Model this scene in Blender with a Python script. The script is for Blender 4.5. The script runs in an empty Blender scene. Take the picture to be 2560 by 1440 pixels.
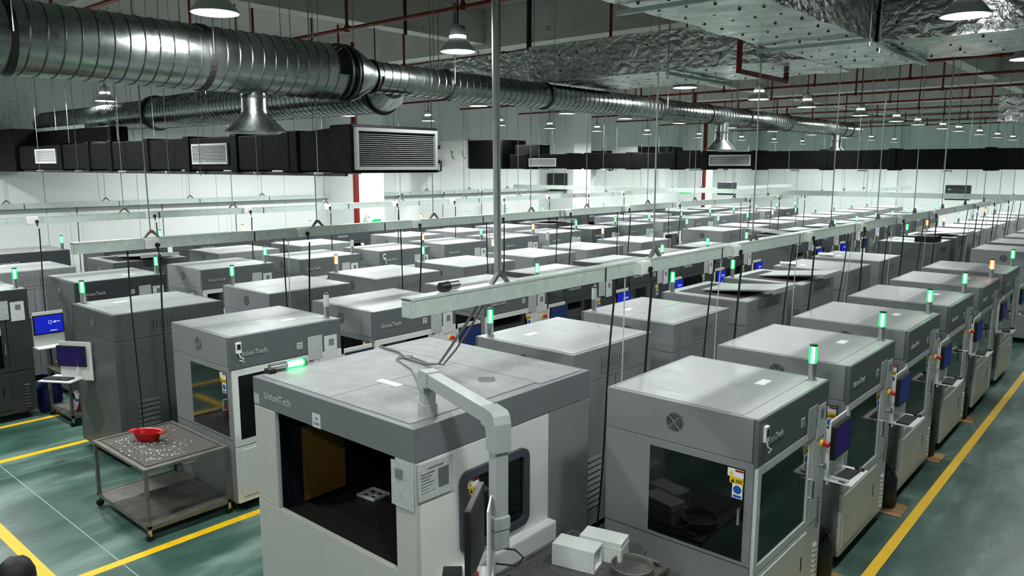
import bpy, bmesh, math, random
from mathutils import Vector, Matrix, noise
random.seed(7)
S = bpy.context.scene
C = S.collection
PI = math.pi
R = math.radians

# ------------------------------------------------------------------ camera
cd = bpy.data.cameras.new('camera'); cam = bpy.data.objects.new('camera', cd); C.objects.link(cam)
cd.sensor_width = 36.0; cd.lens = 1908.6 / 2560 * 36.0; cd.clip_end = 200; cd.clip_start = 0.05
CR = ((0.753766538, 0.103402152, -0.648956082), (0.657141925, -0.117547740, 0.744544845), (0.000704223, -0.987669238, -0.156553445))
M = Matrix(((CR[0][0], -CR[0][1], -CR[0][2], 0), (CR[1][0], -CR[1][1], -CR[1][2], 0), (CR[2][0], -CR[2][1], -CR[2][2], 4.2), (0, 0, 0, 1)))
cam.matrix_world = M
S.camera = cam
# ------------------------------------------------------------------ world, exposure
w = bpy.data.worlds.new('world'); S.world = w; w.use_nodes = True
w.node_tree.nodes['Background'].inputs[0].default_value = (0.9, 0.97, 1, 1)
w.node_tree.nodes['Background'].inputs[1].default_value = 0.0
S.view_settings.view_transform = 'Standard'; S.view_settings.look = 'None'
S.view_settings.gamma = 1; S.view_settings.use_curve_mapping = False
S.view_settings.exposure = 0.0
S.cycles.max_bounces = 4; S.cycles.diffuse_bounces = 3; S.cycles.glossy_bounces = 2; S.cycles.transmission_bounces = 2; S.cycles.transparent_max_bounces = 6
S.cycles.caustics_reflective = False; S.cycles.caustics_refractive = False; S.cycles.sample_clamp_indirect = 5.0; S.cycles.adaptive_threshold = 0.1; S.cycles.adaptive_min_samples = 12
LAMP_W = 92.0
GREEN_E = 12.0

# ------------------------------------------------------------------ materials
def lin(c):
    return tuple(((v / 255) / 12.92 if v / 255 <= 0.04045 else ((v / 255 + 0.055) / 1.055) ** 2.4) for v in c) + (1,)
MAT = {}
def mat(name, col, rough=0.5, metal=0.0, var=0.0, vscale=3.0, bump=0.0, bscale=40.0, spec=0.5, emit=None, es=0, stretch=None, rvar=0.0):
    m = bpy.data.materials.new(name); m.use_nodes = True; nt = m.node_tree; b = nt.nodes['Principled BSDF']
    c = lin(col); b.inputs['Base Color'].default_value = c
    b.inputs['Roughness'].default_value = rough; b.inputs['Metallic'].default_value = metal
    b.inputs['Specular IOR Level'].default_value = spec
    if emit: b.inputs['Emission Color'].default_value = lin(emit); b.inputs['Emission Strength'].default_value = es
    if var or bump or rvar:
        tc = nt.nodes.new('ShaderNodeTexCoord'); mp = nt.nodes.new('ShaderNodeMapping'); nt.links.new(tc.outputs['Object'], mp.inputs[0])
        if stretch: mp.inputs['Scale'].default_value = stretch
        if var or rvar:
            n = nt.nodes.new('ShaderNodeTexNoise'); n.inputs['Scale'].default_value = vscale; n.inputs['Detail'].default_value = 6; n.inputs['Roughness'].default_value = 0.65
            nt.links.new(mp.outputs[0], n.inputs['Vector'])
            if var:
                r = nt.nodes.new('ShaderNodeValToRGB'); r.color_ramp.elements[0].position = 0.3; r.color_ramp.elements[1].position = 0.7
                r.color_ramp.elements[0].color = tuple(v * (1 - var) for v in c[:3]) + (1,); r.color_ramp.elements[1].color = tuple(min(1, v * (1 + var)) for v in c[:3]) + (1,)
                nt.links.new(n.outputs[0], r.inputs[0]); nt.links.new(r.outputs[0], b.inputs['Base Color'])
            if rvar:
                mr = nt.nodes.new('ShaderNodeMapRange'); mr.inputs[1].default_value = 0.3; mr.inputs[2].default_value = 0.7
                mr.inputs[3].default_value = max(0, rough - rvar); mr.inputs[4].default_value = min(1, rough + rvar)
                nt.links.new(n.outputs[0], mr.inputs[0]); nt.links.new(mr.outputs[0], b.inputs['Roughness'])
        if bump:
            n2 = nt.nodes.new('ShaderNodeTexNoise'); n2.inputs['Scale'].default_value = bscale; n2.inputs['Detail'].default_value = 3
            nt.links.new(mp.outputs[0], n2.inputs['Vector'])
            bp = nt.nodes.new('ShaderNodeBump'); bp.inputs['Strength'].default_value = bump; bp.inputs['Distance'].default_value = 0.02
            nt.links.new(n2.outputs[0], bp.inputs['Height']); nt.links.new(bp.outputs[0], b.inputs['Normal'])
    MAT[name] = m
    return m
mat('wall_paint', (236, 240, 238), 0.55, var=0.03, vscale=0.6)
mat('ceiling_paint', (158, 158, 152), 0.8, var=0.06, vscale=0.5)
mat('beam_paint', (196, 196, 190), 0.8, var=0.05, vscale=0.7)
mat('grey_dark', (84, 87, 89), 0.42, var=0.05, vscale=2.5, rvar=0.08)
mat('grey_paint', (134, 136, 139), 0.42, var=0.05, vscale=2.5, rvar=0.08)
mat('top_paint', (160, 163, 164), 0.4, var=0.07, vscale=3.0, stretch=(1, 4, 1), rvar=0.12)
mat('dusty_top', (142, 143, 144), 0.6, var=0.16, vscale=4.0)
mat('band_grey', (98, 102, 105), 0.4, var=0.03, vscale=2)
mat('charcoal', (56, 59, 64), 0.42, var=0.06, vscale=2)
mat('white_paint', (226, 227, 224), 0.35, var=0.02, vscale=2)
mat('black_plastic', (22, 23, 24), 0.4)
mat('black_rubber', (16, 16, 17), 0.7)
mat('dark_glass', (7, 10, 10), 0.06, spec=0.6)
mat('navy_inside', (24, 27, 36), 0.4, var=0.2, vscale=4)
mat('pit_black', (14, 14, 15), 0.8)
mat('steel', (190, 193, 192), 0.28, 1.0, var=0.08, vscale=8)
mat('dull_steel', (122, 120, 114), 0.5, 0.6, var=0.3, vscale=6)
mat('galv', (204, 216, 210), 0.36, 0.25, var=0.12, vscale=14, rvar=0.1)
mat('duct_galv', (160, 166, 164), 0.27, 1.0, var=0.14, vscale=2.2, rvar=0.08)
mat('duct_seam', (84, 88, 87), 0.42, 0.9)
mat('foil', (216, 218, 217), 0.24, 1.0)
mat('foil_flat', (206, 212, 209), 0.26, 1.0, var=0.06, vscale=2, rvar=0.1, bump=0.07, bscale=7, stretch=(.5, 3, 1))
mat('insul_black', (13, 13, 14), 0.5, var=0.5, vscale=3.5, bump=0.2, bscale=9, spec=0.07)
mat('grille_white', (205, 207, 205), 0.45)
mat('grille_grey', (128, 131, 130), 0.45)
mat('red_pipe', (118, 14, 12), 0.4, var=0.15, vscale=4)
mat('black_pipe', (26, 22, 22), 0.5)
mat('yellow_line', (240, 190, 14), 0.5, var=0.05, vscale=5)
mat('paper', (214, 217, 219), 0.5, var=0.06, vscale=30)
mat('paper_print', (120, 124, 132), 0.6)
mat('sleeve', (186, 190, 190), 0.3, var=0.12, vscale=18, bump=0.3, bscale=30)
mat('st_white', (244, 244, 241), 0.5); mat('st_yellow', (245, 200, 15), 0.5); mat('st_blue', (24, 84, 178), 0.5); mat('st_red', (150, 22, 20), 0.5); mat('st_black', (20, 20, 20), 0.5)
mat('red_plastic', (196, 26, 20), 0.4); mat('red_bin', (178, 12, 14), 0.45, var=0.12, vscale=12)
mat('green_label', (60, 200, 120), 0.5)
mat('resin_white', (236, 240, 236), 0.5, var=0.04, vscale=14, bump=0.15, bscale=40)
mat('cart_top', (84, 79, 74), 0.7, var=0.35, vscale=30, bump=0.5, bscale=60)
mat('cardboard', (172, 136, 92), 0.8, var=0.12, vscale=8)
mat('box_brown', (120, 88, 36), 0.7, var=0.08, vscale=8)
mat('blue_bag', (22, 38, 118), 0.5, var=0.3, vscale=8); mat('red_cloth', (132, 16, 22), 0.85, var=0.2, vscale=10); mat('orange_wood', (196, 116, 40), 0.5)
mat('hair', (12, 11, 11), 0.6, var=0.4, vscale=60); mat('skin', (190, 140, 112), 0.55); mat('jacket', (40, 44, 52), 0.85, var=0.1, vscale=20); mat('trousers', (28, 30, 38), 0.85)
mat('cable_white', (200, 202, 200), 0.5)
mat('letter', (206, 209, 210), 0.3, 0.3)
mat('white_in_shade', (194, 193, 187), 0.4, var=0.03, vscale=2)  # same white as the sides, with the front's weaker light put into colour
mat('off_lens', (206, 212, 208), 0.25)
mat('grey_arm', (166, 170, 170), 0.4, var=0.03, vscale=5)
mat('frame_slate', (66, 71, 80), 0.45)
def emit_mat(name, col, strength, sampling=None):
    m = bpy.data.materials.new(name); m.use_nodes = True; nt = m.node_tree; nt.nodes.clear()
    e = nt.nodes.new('ShaderNodeEmission'); e.inputs[0].default_value = lin(col); e.inputs[1].default_value = strength
    if sampling: m.cycles.emission_sampling = sampling
    o = nt.nodes.new('ShaderNodeOutputMaterial'); nt.links.new(e.outputs[0], o.inputs[0]); MAT[name] = m
emit_mat('green_core', (140, 255, 165), GREEN_E); emit_mat('amber_core', (255, 222, 168), GREEN_E * 0.9)
emit_mat('ring_glow', (255, 255, 252), 24.0); emit_mat('lamp_face', (255, 255, 252), 9.0, 'NONE'); emit_mat('exit_green', (30, 200, 110), 1.6, 'NONE')
emit_mat('screen_blue', (28, 44, 190), 0.9, 'NONE'); emit_mat('screen_dim', (46, 40, 92), 0.55, 'NONE'); emit_mat('screen_mid', (44, 62, 112), 0.5, 'NONE'); emit_mat('screen_reflection', (120, 118, 126), 0.45, 'NONE')  # the last one gives a screen's grey reflection as glow
emit_mat('screen_text', (225, 230, 255), 0.9, 'NONE')
def lens_mat(name, col, tcol, es):
    m = bpy.data.materials.new(name); m.use_nodes = True; nt = m.node_tree; nt.nodes.clear()
    t = nt.nodes.new('ShaderNodeBsdfTransparent'); t.inputs[0].default_value = lin(tcol)
    e = nt.nodes.new('ShaderNodeEmission'); e.inputs[0].default_value = lin(col); e.inputs[1].default_value = es
    a = nt.nodes.new('ShaderNodeAddShader'); o = nt.nodes.new('ShaderNodeOutputMaterial')
    nt.links.new(t.outputs[0], a.inputs[0]); nt.links.new(e.outputs[0], a.inputs[1]); nt.links.new(a.outputs[0], o.inputs[0]); MAT[name] = m; m.cycles.emission_sampling = 'NONE'
lens_mat('green_lens', (6, 205, 96), (165, 255, 205), 1.15); lens_mat('amber_lens', (255, 138, 30), (255, 232, 195), 1.0)

def floor_mat():
    m = bpy.data.materials.new('floor_epoxy'); m.use_nodes = True; nt = m.node_tree; b = nt.nodes['Principled BSDF']; L = nt.links.new
    tc = nt.nodes.new('ShaderNodeTexCoord')
    def nz(scale, detail, st=(1, 1, 1), rg=0.6):
        mp = nt.nodes.new('ShaderNodeMapping'); mp.inputs['Scale'].default_value = st; L(tc.outputs['Object'], mp.inputs[0])
        n = nt.nodes.new('ShaderNodeTexNoise'); n.inputs['Scale'].default_value = scale; n.inputs['Detail'].default_value = detail; n.inputs['Roughness'].default_value = rg
        L(mp.outputs[0], n.inputs['Vector']); return n
    n1 = nz(0.9, 9, (1.9, 0.55, 1), 0.62); n2 = nz(3.0, 3)
    r = nt.nodes.new('ShaderNodeValToRGB'); e = r.color_ramp.elements
    e[0].position = 0.35; e[0].color = lin((43, 72, 63)); e[1].position = 0.66; e[1].color = lin((114, 138, 130))
    k = e.new(0.5); k.color = lin((68, 99, 90))
    L(n1.outputs[0], r.inputs[0])
    mx = nt.nodes.new('ShaderNodeMix'); mx.data_type = 'RGBA'; mx.blend_type = 'OVERLAY'; mx.inputs[0].default_value = 0.12
    L(r.outputs[0], mx.inputs[6]); L(n2.outputs[0], mx.inputs[7]); L(mx.outputs[2], b.inputs['Base Color'])
    mr = nt.nodes.new('ShaderNodeMapRange'); mr.inputs[1].default_value = 0.3; mr.inputs[2].default_value = 0.7; mr.inputs[3].default_value = 0.33; mr.inputs[4].default_value = 0.38
    L(n2.outputs[0], mr.inputs[0]); L(mr.outputs[0], b.inputs['Roughness'])
    MAT['floor_epoxy'] = m
floor_mat()
def foil_mat():
    m = MAT['foil']; nt = m.node_tree; b = nt.nodes['Principled BSDF']; L = nt.links.new
    tc = nt.nodes.new('ShaderNodeTexCoord')
    mp = nt.nodes.new('ShaderNodeMapping'); mp.inputs['Scale'].default_value = (1, 1, 1.6); L(tc.outputs['Object'], mp.inputs[0])
    n1 = nt.nodes.new('ShaderNodeTexNoise'); n1.inputs['Scale'].default_value = 3.5; n1.inputs['Detail'].default_value = 4; n1.inputs['Distortion'].default_value = 1.6
    n2 = nt.nodes.new('ShaderNodeTexVoronoi'); n2.feature = 'DISTANCE_TO_EDGE'; n2.inputs['Scale'].default_value = 4.5
    ds = nt.nodes.new('ShaderNodeMix'); ds.data_type = 'RGBA'; ds.inputs[0].default_value = 0.12
    L(mp.outputs[0], n1.inputs['Vector']); L(mp.outputs[0], ds.inputs[6]); L(n1.outputs['Color'], ds.inputs[7]); L(ds.outputs[2], n2.inputs['Vector'])
    b1 = nt.nodes.new('ShaderNodeBump'); b1.inputs['Strength'].default_value = 0.5; b1.inputs['Distance'].default_value = 0.07
    b2 = nt.nodes.new('ShaderNodeBump'); b2.inputs['Strength'].default_value = 0.4; b2.inputs['Distance'].default_value = 0.04
    L(n1.outputs[0], b1.inputs['Height']); L(n2.outputs['Distance'], b2.inputs['Height']); L(b1.outputs[0], b2.inputs['Normal']); L(b2.outputs[0], b.inputs['Normal'])
foil_mat()

# ------------------------------------------------------------------ mesh builder
class MB:
    def __init__(s): s.v = []; s.f = []; s.m = []; s.s = []
    def face(s, idx, m=0, sm=False): s.f.append(idx); s.m.append(m); s.s.append(sm)
    def box(s, x0, x1, y0, y1, z0, z1, m=0, T=None):
        k = len(s.v); P = [(x0, y0, z0), (x1, y0, z0), (x1, y1, z0), (x0, y1, z0), (x0, y0, z1), (x1, y0, z1), (x1, y1, z1), (x0, y1, z1)]
        s.v += [tuple(T @ Vector(p)) for p in P] if T else P
        for q in ((0, 3, 2, 1), (4, 5, 6, 7), (0, 1, 5, 4), (1, 2, 6, 5), (2, 3, 7, 6), (3, 0, 4, 7)): s.face([k + i for i in q], m)
        return s
    def poly(s, pts, off, m=0):
        # prism: polygon pts extruded by vector off
        k = len(s.v); n = len(pts); o = Vector(off); s.v += [tuple(p) for p in pts] + [tuple(Vector(p) + o) for p in pts]
        s.face(list(range(k + n - 1, k - 1, -1)), m); s.face(list(range(k + n, k + 2 * n)), m)
        for i in range(n): j = (i + 1) % n; s.face([k + i, k + j, k + n + j, k + n + i], m)
        return s
    def tube(s, pts, r, n=8, m=0, cap=True):
        pts = [Vector(p) for p in pts]; rr = r if isinstance(r, (list, tuple)) else [r] * len(pts)
        k = len(s.v); ref = None
        for i, p in enumerate(pts):
            d = (pts[min(i + 1, len(pts) - 1)] - pts[max(i - 1, 0)])
            if d.length < 1e-9: d = Vector((0, 0, 1))
            d.normalize()
            if ref is None: ref = d.orthogonal().normalized()
            a = (ref - d * ref.dot(d))
            a = a.normalized() if a.length > 1e-6 else d.orthogonal().normalized()
            ref = a; b = d.cross(a)
            for j in range(n): t = 2 * PI * j / n; s.v.append(tuple(p + (a * math.cos(t) + b * math.sin(t)) * rr[i]))
        for i in range(len(pts) - 1):
            for j in range(n): q = (j + 1) % n; s.face([k + i * n + j, k + i * n + q, k + (i + 1) * n + q, k + (i + 1) * n + j], m, True)
        if cap: s.face([k + j for j in range(n - 1, -1, -1)], m); e = k + (len(pts) - 1) * n; s.face([e + j for j in range(n)], m)
        return s
    def ring(s, c, axis, r0, r1, h, n=24, m=0):
        # flat ring (washer) of thickness h along axis
        d = Vector(axis).normalized(); a = d.orthogonal().normalized(); b = d.cross(a); c = Vector(c); k = len(s.v)
        for j in range(n):
            t = 2 * PI * j / n; u = a * math.cos(t) + b * math.sin(t)
            s.v += [tuple(c + u * r0), tuple(c + u * r1), tuple(c + u * r1 + d * h), tuple(c + u * r0 + d * h)]
        for j in range(n):
            p = k + 4 * j; q = k + 4 * ((j + 1) % n)
            for i in range(4): l = (i + 1) % 4; s.face([p + i, p + l, q + l, q + i], m, False)
        return s
    def frame(s, axis, a0, a1, b0, b1, w, d0, d1, m=0):
        # rectangular frame; axis 'x': plane (y,z); axis 'y': plane (x,z); axis 'z': plane (x,y)
        for (p0, p1, q0, q1) in ((a0, a1, b0, b0 + w), (a0, a1, b1 - w, b1), (a0, a0 + w, b0 + w, b1 - w), (a1 - w, a1, b0 + w, b1 - w)):
            if axis == 'x': s.box(d0, d1, p0, p1, q0, q1, m)
            elif axis == 'y': s.box(p0, p1, d0, d1, q0, q1, m)
            else: s.box(p0, p1, q0, q1, d0, d1, m)
        return s
    def lathe(s, prof, c=(0, 0, 0), n=24, m=0):
        k = len(s.v)
        for (r, z) in prof:
            for j in range(n): t = 2 * PI * j / n; s.v.append((c[0] + r * math.cos(t), c[1] + r * math.sin(t), c[2] + z))
        for i in range(len(prof) - 1):
            for j in range(n): q = (j + 1) % n; s.face([k + i * n + j, k + i * n + q, k + (i + 1) * n + q, k + (i + 1) * n + j], m, True)
        return s
    def text(s, body, size, org, ex, ey, ext=0.003, m=0, align='LEFT'):
        me = text_mesh(body, size, ext, align); ex = Vector(ex); ey = Vector(ey); ez = ex.cross(ey); o = Vector(org); k = len(s.v)
        s.v += [tuple(o + ex * v[0] + ey * v[1] + ez * v[2]) for v in me[0]]
        for f in me[1]: s.face([k + i for i in f], m)
        return s
    def mesh(s, name, mats, bevel=0.0):
        me = bpy.data.meshes.new(name); me.from_pydata(s.v, [], s.f)
        for q in (mats if isinstance(mats, (list, tuple)) else [mats]): me.materials.append(MAT[q])
        me.polygons.foreach_set('material_index', s.m); me.polygons.foreach_set('use_smooth', s.s)
        if bevel:
            bm = bmesh.new(); bm.from_mesh(me); bmesh.ops.remove_doubles(bm, verts=bm.verts, dist=1e-5)
            bmesh.ops.bevel(bm, geom=bm.edges[:], offset=bevel, segments=2, affect='EDGES', profile=0.6); bm.to_mesh(me); bm.free()
        if any(s.s): me.set_sharp_from_angle(angle=R(getattr(s, 'sharp', 40)))
        me.update(); return me
_tc = {}
def text_mesh(body, size, ext, align):
    key = (body, size, ext, align)
    if key in _tc: return _tc[key]
    cu = bpy.data.curves.new('t', 'FONT'); cu.body = body; cu.size = size; cu.extrude = ext; cu.align_x = align; cu.resolution_u = 3
    ob = bpy.data.objects.new('t', cu); C.objects.link(ob); dg = bpy.context.evaluated_depsgraph_get(); dg.update()
    me = bpy.data.meshes.new_from_object(ob.evaluated_get(dg))
    out = ([tuple(v.co) for v in me.vertices], [list(p.vertices) for p in me.polygons])
    bpy.data.objects.remove(ob); bpy.data.curves.remove(cu); bpy.data.meshes.remove(me)
    _tc[key] = out; return out

def put(name, me, parent=None, loc=None, rot=None):
    o = bpy.data.objects.new(name, me); C.objects.link(o)
    if parent is not None: o.parent = parent
    if loc is not None: o.location = loc
    if rot is not None: o.rotation_euler = rot
    return o
def part(name, mb, m, parent, bevel=0.0): return put(name, mb.mesh(name, m, bevel), parent)
def tag(o, label=None, cat=None, group=None, kind=None):
    if label: o['label'] = label
    if cat: o['category'] = cat
    if group: o['group'] = group
    if kind: o['kind'] = kind
    return o
def thing(name, label, cat, loc=(0, 0, 0), rz=0, group=None):
    o = bpy.data.objects.new(name, None); C.objects.link(o); o.location = loc; o.rotation_euler = (0, 0, rz); o.empty_display_size = 0.1
    return tag(o, label, cat, group)
ORD = ['nearest', 'second', 'third', 'fourth', 'fifth', 'sixth', 'seventh', 'eighth', 'ninth', 'tenth', 'eleventh', 'twelfth', 'thirteenth', 'fourteenth', 'fifteenth', 'sixteenth', 'seventeenth', 'eighteenth', 'nineteenth', 'twentieth']

# ------------------------------------------------------------------ room shell
XW, YE, XR, YN, ZC, ZB = -23.6, 54.5, 7.0, -5.0, 7.9, 7.0
fl = MB(); fl.box(XW - .2, XR + .2, YN - .2, YE + .2, -0.2, 0)
floor = tag(put('floor', fl.mesh('floor', 'floor_epoxy')), 'teal green epoxy factory floor with pale joints', kind='structure')
def line(x0, x1, y0, y1): part('floor_marking', MB().box(x0, x1, y0, y1, 0.0, 0.003), 'yellow_line', floor)
line(-2.11, -2.0, -4, 46); line(-8.24, -8.12, 0.5, 19); line(-12.48, -12.36, 0.5, 4.6); line(-14.16, -14.05, 0.5, 19); line(-13.5, -8.12, 2.32, 2.44); line(-20.0, -19.9, 3, 40)
mat('joint', (150, 168, 160), 0.6)
for y in (3.0, 7.6, 12.2, 16.8, 21.4): part('floor_joint', MB().box(XW, XR, y - .006, y + .006, 0, 0.0015), 'joint', floor)
for x in (-0.2, -11.7): part('floor_joint', MB().box(x - .006, x + .006, YN, YE, 0, 0.0015), 'joint', floor)
wl = put('wall_left', MB().box(XW - .2, XW - .03, YN, YE, 0, ZC).mesh('wall_left', 'wall_paint')); tag(wl, 'long white panelled wall behind the machine rows', kind='structure')
y = YN
while y < YE - 0.1:
    y2 = min(y + 2.5, YE); part('wall_panel', MB().box(XW - .03, XW, y + .008, y2 - .008, 0, ZC), 'wall_paint', wl); y = y2
we = put('wall_end', MB().box(XW, XR, YE + .03, YE + .2, 0, ZC).mesh('wall_end', 'wall_paint')); tag(we, 'white panelled end wall across the far side', kind='structure')
x = XW
while x < XR - 0.1:
    x2 = min(x + 2.0, XR); part('wall_panel', MB().box(x + .008, x2 - .008, YE, YE + .03, 0, ZC), 'wall_paint', we); x = x2
for xc in (-14.4, -7.2): part('pilaster', MB().box(xc - .35, xc + .35, YE - .35, YE, 0, ZB), 'wall_paint', we)
part('top_beam', MB().box(XW, XR, YE - .3, YE, ZB, ZC), 'beam_paint', we)
tag(put('wall_right', MB().box(XR, XR + .2, YN, YE, 0, ZC).mesh('wall_right', 'wall_paint')), 'white wall on the right side', kind='structure')
tag(put('wall_near', MB().box(XW, XR, YN - .2, YN, 0, ZC).mesh('wall_near', 'wall_paint')), 'white wall behind the viewer', kind='structure')
ce = tag(put('ceiling', MB().box(XW - .2, XR + .2, YN - .2, YE + .2, ZC, ZC + .2).mesh('ceiling', 'ceiling_paint')), 'dark grey concrete ceiling slab with beams', kind='structure')
nb = 10
def beam(*a):
    global nb
    nb += 1; tag(put('trim_%d' % nb, MB().box(*a).mesh('beam', 'beam_paint')), 'grey ceiling beam', kind='structure')
yy = [YN, -3, 5.4, 13.9, 22.3, 30.5, 37, 43.4, 49, YE]
for yb in yy[1:-1]: beam(XW, XR, yb, yb + .5, ZB, ZC)
for xb in (-21, -13.4, -5.4, 2.6):
    for a, b in zip(yy[:-1], yy[1:]): beam(xb, xb + .4, a + (.5 if a != YN else 0), b, ZB + .12, ZC)
for i, yp in enumerate((16.7, 29.7, 42.7)):
    p = put('trim_%d' % (i + 1), MB().box(XW, -22.0, yp, yp + 1.42, 0, ZC).mesh('pillar', 'wall_paint', 0.01)); tag(p, 'square white wall pillar', kind='structure')
wn = put('pillar_box', MB().box(-23.5, -22.36, 29.6, 29.7, 3.05, 3.9).mesh('pillar_box', 'black_plastic')); tag(wn, 'dark glazed panel on the side of the second wall pillar', kind='structure')  # dark glazed box mounted on the pillar, no window
part('pane', MB().box(-23.46, -22.95, 29.59, 29.6, 3.09, 3.86), 'dark_glass', wn); part('pane', MB().box(-22.91, -22.4, 29.59, 29.6, 3.09, 3.86), 'navy_inside', wn)

# ------------------------------------------------------------------ pendant lamps
def lamp_meshes():
    a = MB().tube([(0, 0, .36), (0, 0, 2.225)], .012, 8).mesh('lamp_rod', 'black_pipe')
    b = MB().lathe([(.0, .36), (.03, .36), (.045, .33), (.10, .32), (.105, .22), (.10, .21), (.10, .17), (0, .17)], n=24).mesh('lamp_housing', 'steel')
    c = MB().lathe([(.095, .19), (.11, .165), (.225, .02), (.232, 0), (.225, 0), (.218, .018), (.105, .155), (.09, .18)], n=32).mesh('lamp_shade', 'grille_white')
    d = MB().lathe([(0.0001, .012), (.214, .012), (.216, .018), (.0001, .02)], n=32).mesh('lamp_diffuser', 'lamp_face')
    e = MB().lathe([(.092, .2), (.108, .2), (.112, .185), (.1, .18)], n=24).mesh('lamp_glow_ring', 'ring_glow')
    return a, b, c, d, e
LM = lamp_meshes()
LROW = [(-7.3, 'central aisle lamp line', [0.6, 3.96, 7.3, 13.35, 16.7, 19.6, 23.8, 27.5, 30.2, 33.9, 36.7, 41, 45.5, 50]),  # farthest lamps of each line are added to brighten the end wall
        (-13.3, 'second lamp line from right', [0.9, 4.3, 7.6, 10.8, 14.0, 17.6, 20.6, 24.0, 28, 32, 36.5, 41, 45.5, 50]),
        (-18.8, 'wall side lamp line', [0.8, 4.0, 7.4, 11.2, 14.2, 17.4, 20.9, 23.8, 27, 31, 36, 41, 45.5, 50]),
        (-1.8, 'right aisle lamp line', [-1.2, 2.2, 6.0, 8.9, 12.95, 16.2, 19.6, 23.5, 27.5, 32, 37, 42, 46, 50])]
def lamp_data(e):
    ld = bpy.data.lights.new('lamp_light', 'AREA'); ld.shape = 'DISK'; ld.size = 0.42; ld.energy = e; ld.color = (0.955, 1.0, 0.98); ld.spread = R(170)
    return ld
for (lx, nm, ys), pw in zip(LROW, (1.15, 1.9, 2.6, 0.66)):
    ld = lamp_data(LAMP_W * pw); ldn = lamp_data(LAMP_W * 1.35); ldf = lamp_data(LAMP_W * max(pw, 1.5) * 1.3)
    for i, ly in enumerate(ys):
        t = thing('pendant_lamp', 'lit high-bay pendant lamp with flared grey shade, %s of the %s' % (ORD[i], nm), 'lamp', (lx, ly, 5.68), 0, 'high-bay pendant lamps')
        for n_, me in zip(('rod', 'housing', 'shade', 'diffuser', 'glow_ring'), LM): put(n_, me, t)
        lo = bpy.data.objects.new('lamp_light', ldn if (lx > -3 and ly < 4) else (ld if ly < 30 else ldf)); C.objects.link(lo); lo.parent = t; lo.location = (0, 0, -0.01)

# ------------------------------------------------------------------ machine prototypes
D, W, H = 1.46, 1.6, 2.2
hx, hy = D / 2, W / 2
def sticker(ax, o, u, z):
    mb = MB()
    def B(a0, a1, z0, z1, m, d=.002):
        if ax == 'x': mb.box(o, o + d, a0, a1, z0, z1, m)
        else: mb.box(a0, a1, o - d, o, z0, z1, m)
    def T(a, zz, s, m, d=.003):
        if ax == 'x': mb.poly([(o, a, zz), (o, a + s, zz), (o, a + s / 2, zz + s * .9)], (d, 0, 0), m)
        else: mb.poly([(a, o, zz), (a + s, o, zz), (a + s / 2, o, zz + s * .9)], (0, -d, 0), m)
    def Cc(a, zz, r, m, d=.003):
        pts = [(math.cos(i * PI / 8) * r, math.sin(i * PI / 8) * r) for i in range(16)]
        if ax == 'x': mb.poly([(o, a + p, zz + q) for p, q in pts], (d, 0, 0), m)
        else: mb.poly([(a + p, o, zz + q) for p, q in pts], (0, -d, 0), m)
    B(u, u + .14, z - .07, z, 0); B(u + .065, u + .138, z - .022, z - .004, 3, .003); T(u + .012, z - .058, .045, 1)
    B(u + .02, u + .14, z - .125, z - .072, 1); T(u + .03, z - .118, .036, 4)
    for k in range(3): B(u + .075, u + .13, z - .095 - k * .01, z - .09 - k * .01, 4, .003)
    B(u + .045, u + .135, z - .25, z - .127, 0); Cc(u + .09, z - .175, .036, 2); B(u + .055, u + .125, z - .243, z - .222, 2, .003)
    return mb, ['st_white', 'st_yellow', 'st_blue', 'st_red', 'st_black']
def fan(y, sgn, x=0.0, z=2.02, r=.082):
    mb = MB(); o = (x, y, z)
    mb.ring((x, y, z), (0, sgn, 0), 0.0005, r, .002, 24, 0)
    for q in (.2, .42, .64, .86): mb.ring((x, y + sgn * .002, z), (0, sgn, 0), r * q, r * (q + .075), .005, 24, 1)
    for a in (45, 135):
        c, s_ = math.cos(R(a)) * r, math.sin(R(a)) * r
        mb.tube([(x - c * 1.25, y + sgn * .005, z - s_ * 1.25), (x + c * 1.25, y + sgn * .005, z + s_ * 1.25)], .004, 6, 1)
    return mb, ['pit_black', 'grey_paint']
def louvers(n, a0, a1, z0, z1, face, pos, w=.03):
    mb = MB(); h = (z1 - z0) / n
    for k in range(n):
        zz = z0 + h * k
        if face == 'x': mb.poly([(pos, a0, zz), (pos + .018, a0, zz), (pos, a0, zz + h * .55)], (0, a1 - a0, 0), 0)
        else: mb.poly([(a0, pos, zz), (a0, pos, zz + h * .55), (a0, pos - .018, zz)], (a1 - a0, 0, 0), 0)
    return mb
PR = []   # (part name, mesh, kinds, size m, [subparts (name, mesh)])
def P(name, mb, m, kinds='wd', size=1.0, subs=(), bevel=0.0): PR.append((name, mb.mesh(name, m, bevel), kinds, size, [(a, b.mesh(a, c)) for a, b, c in subs]))
zs = 1.83
for kd, bp_ in (('w', 'grey_paint'), ('d', 'grey_dark')):
    P('cabinet', MB().box(-hx, hx - .03, -hy, hy, .12, zs - .004), bp_, kd, bevel=.006)
    P('upper_cabinet', MB().box(-hx, hx - .04, -hy, hy, zs, H), bp_, kd, bevel=.006)
for kd, mb_ in (('w', 'band_grey'), ('d', 'charcoal')):
    P('front_band', MB().box(hx - .04, hx, -hy, hy, 1.80, H), mb_, kd, bevel=.008)
    P('label_plate', MB().box(hx, hx + .003, .12, .2, 1.9, 1.98), 'paper', kd, .08, [('print', MB().box(hx + .003, hx + .004, .13, .16, 1.945, 1.965).box(hx + .003, hx + .004, .165, .19, 1.945, 1.965).box(hx + .003, hx + .004, .13, .19, 1.915, 1.93), 'paper_print')])
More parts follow.
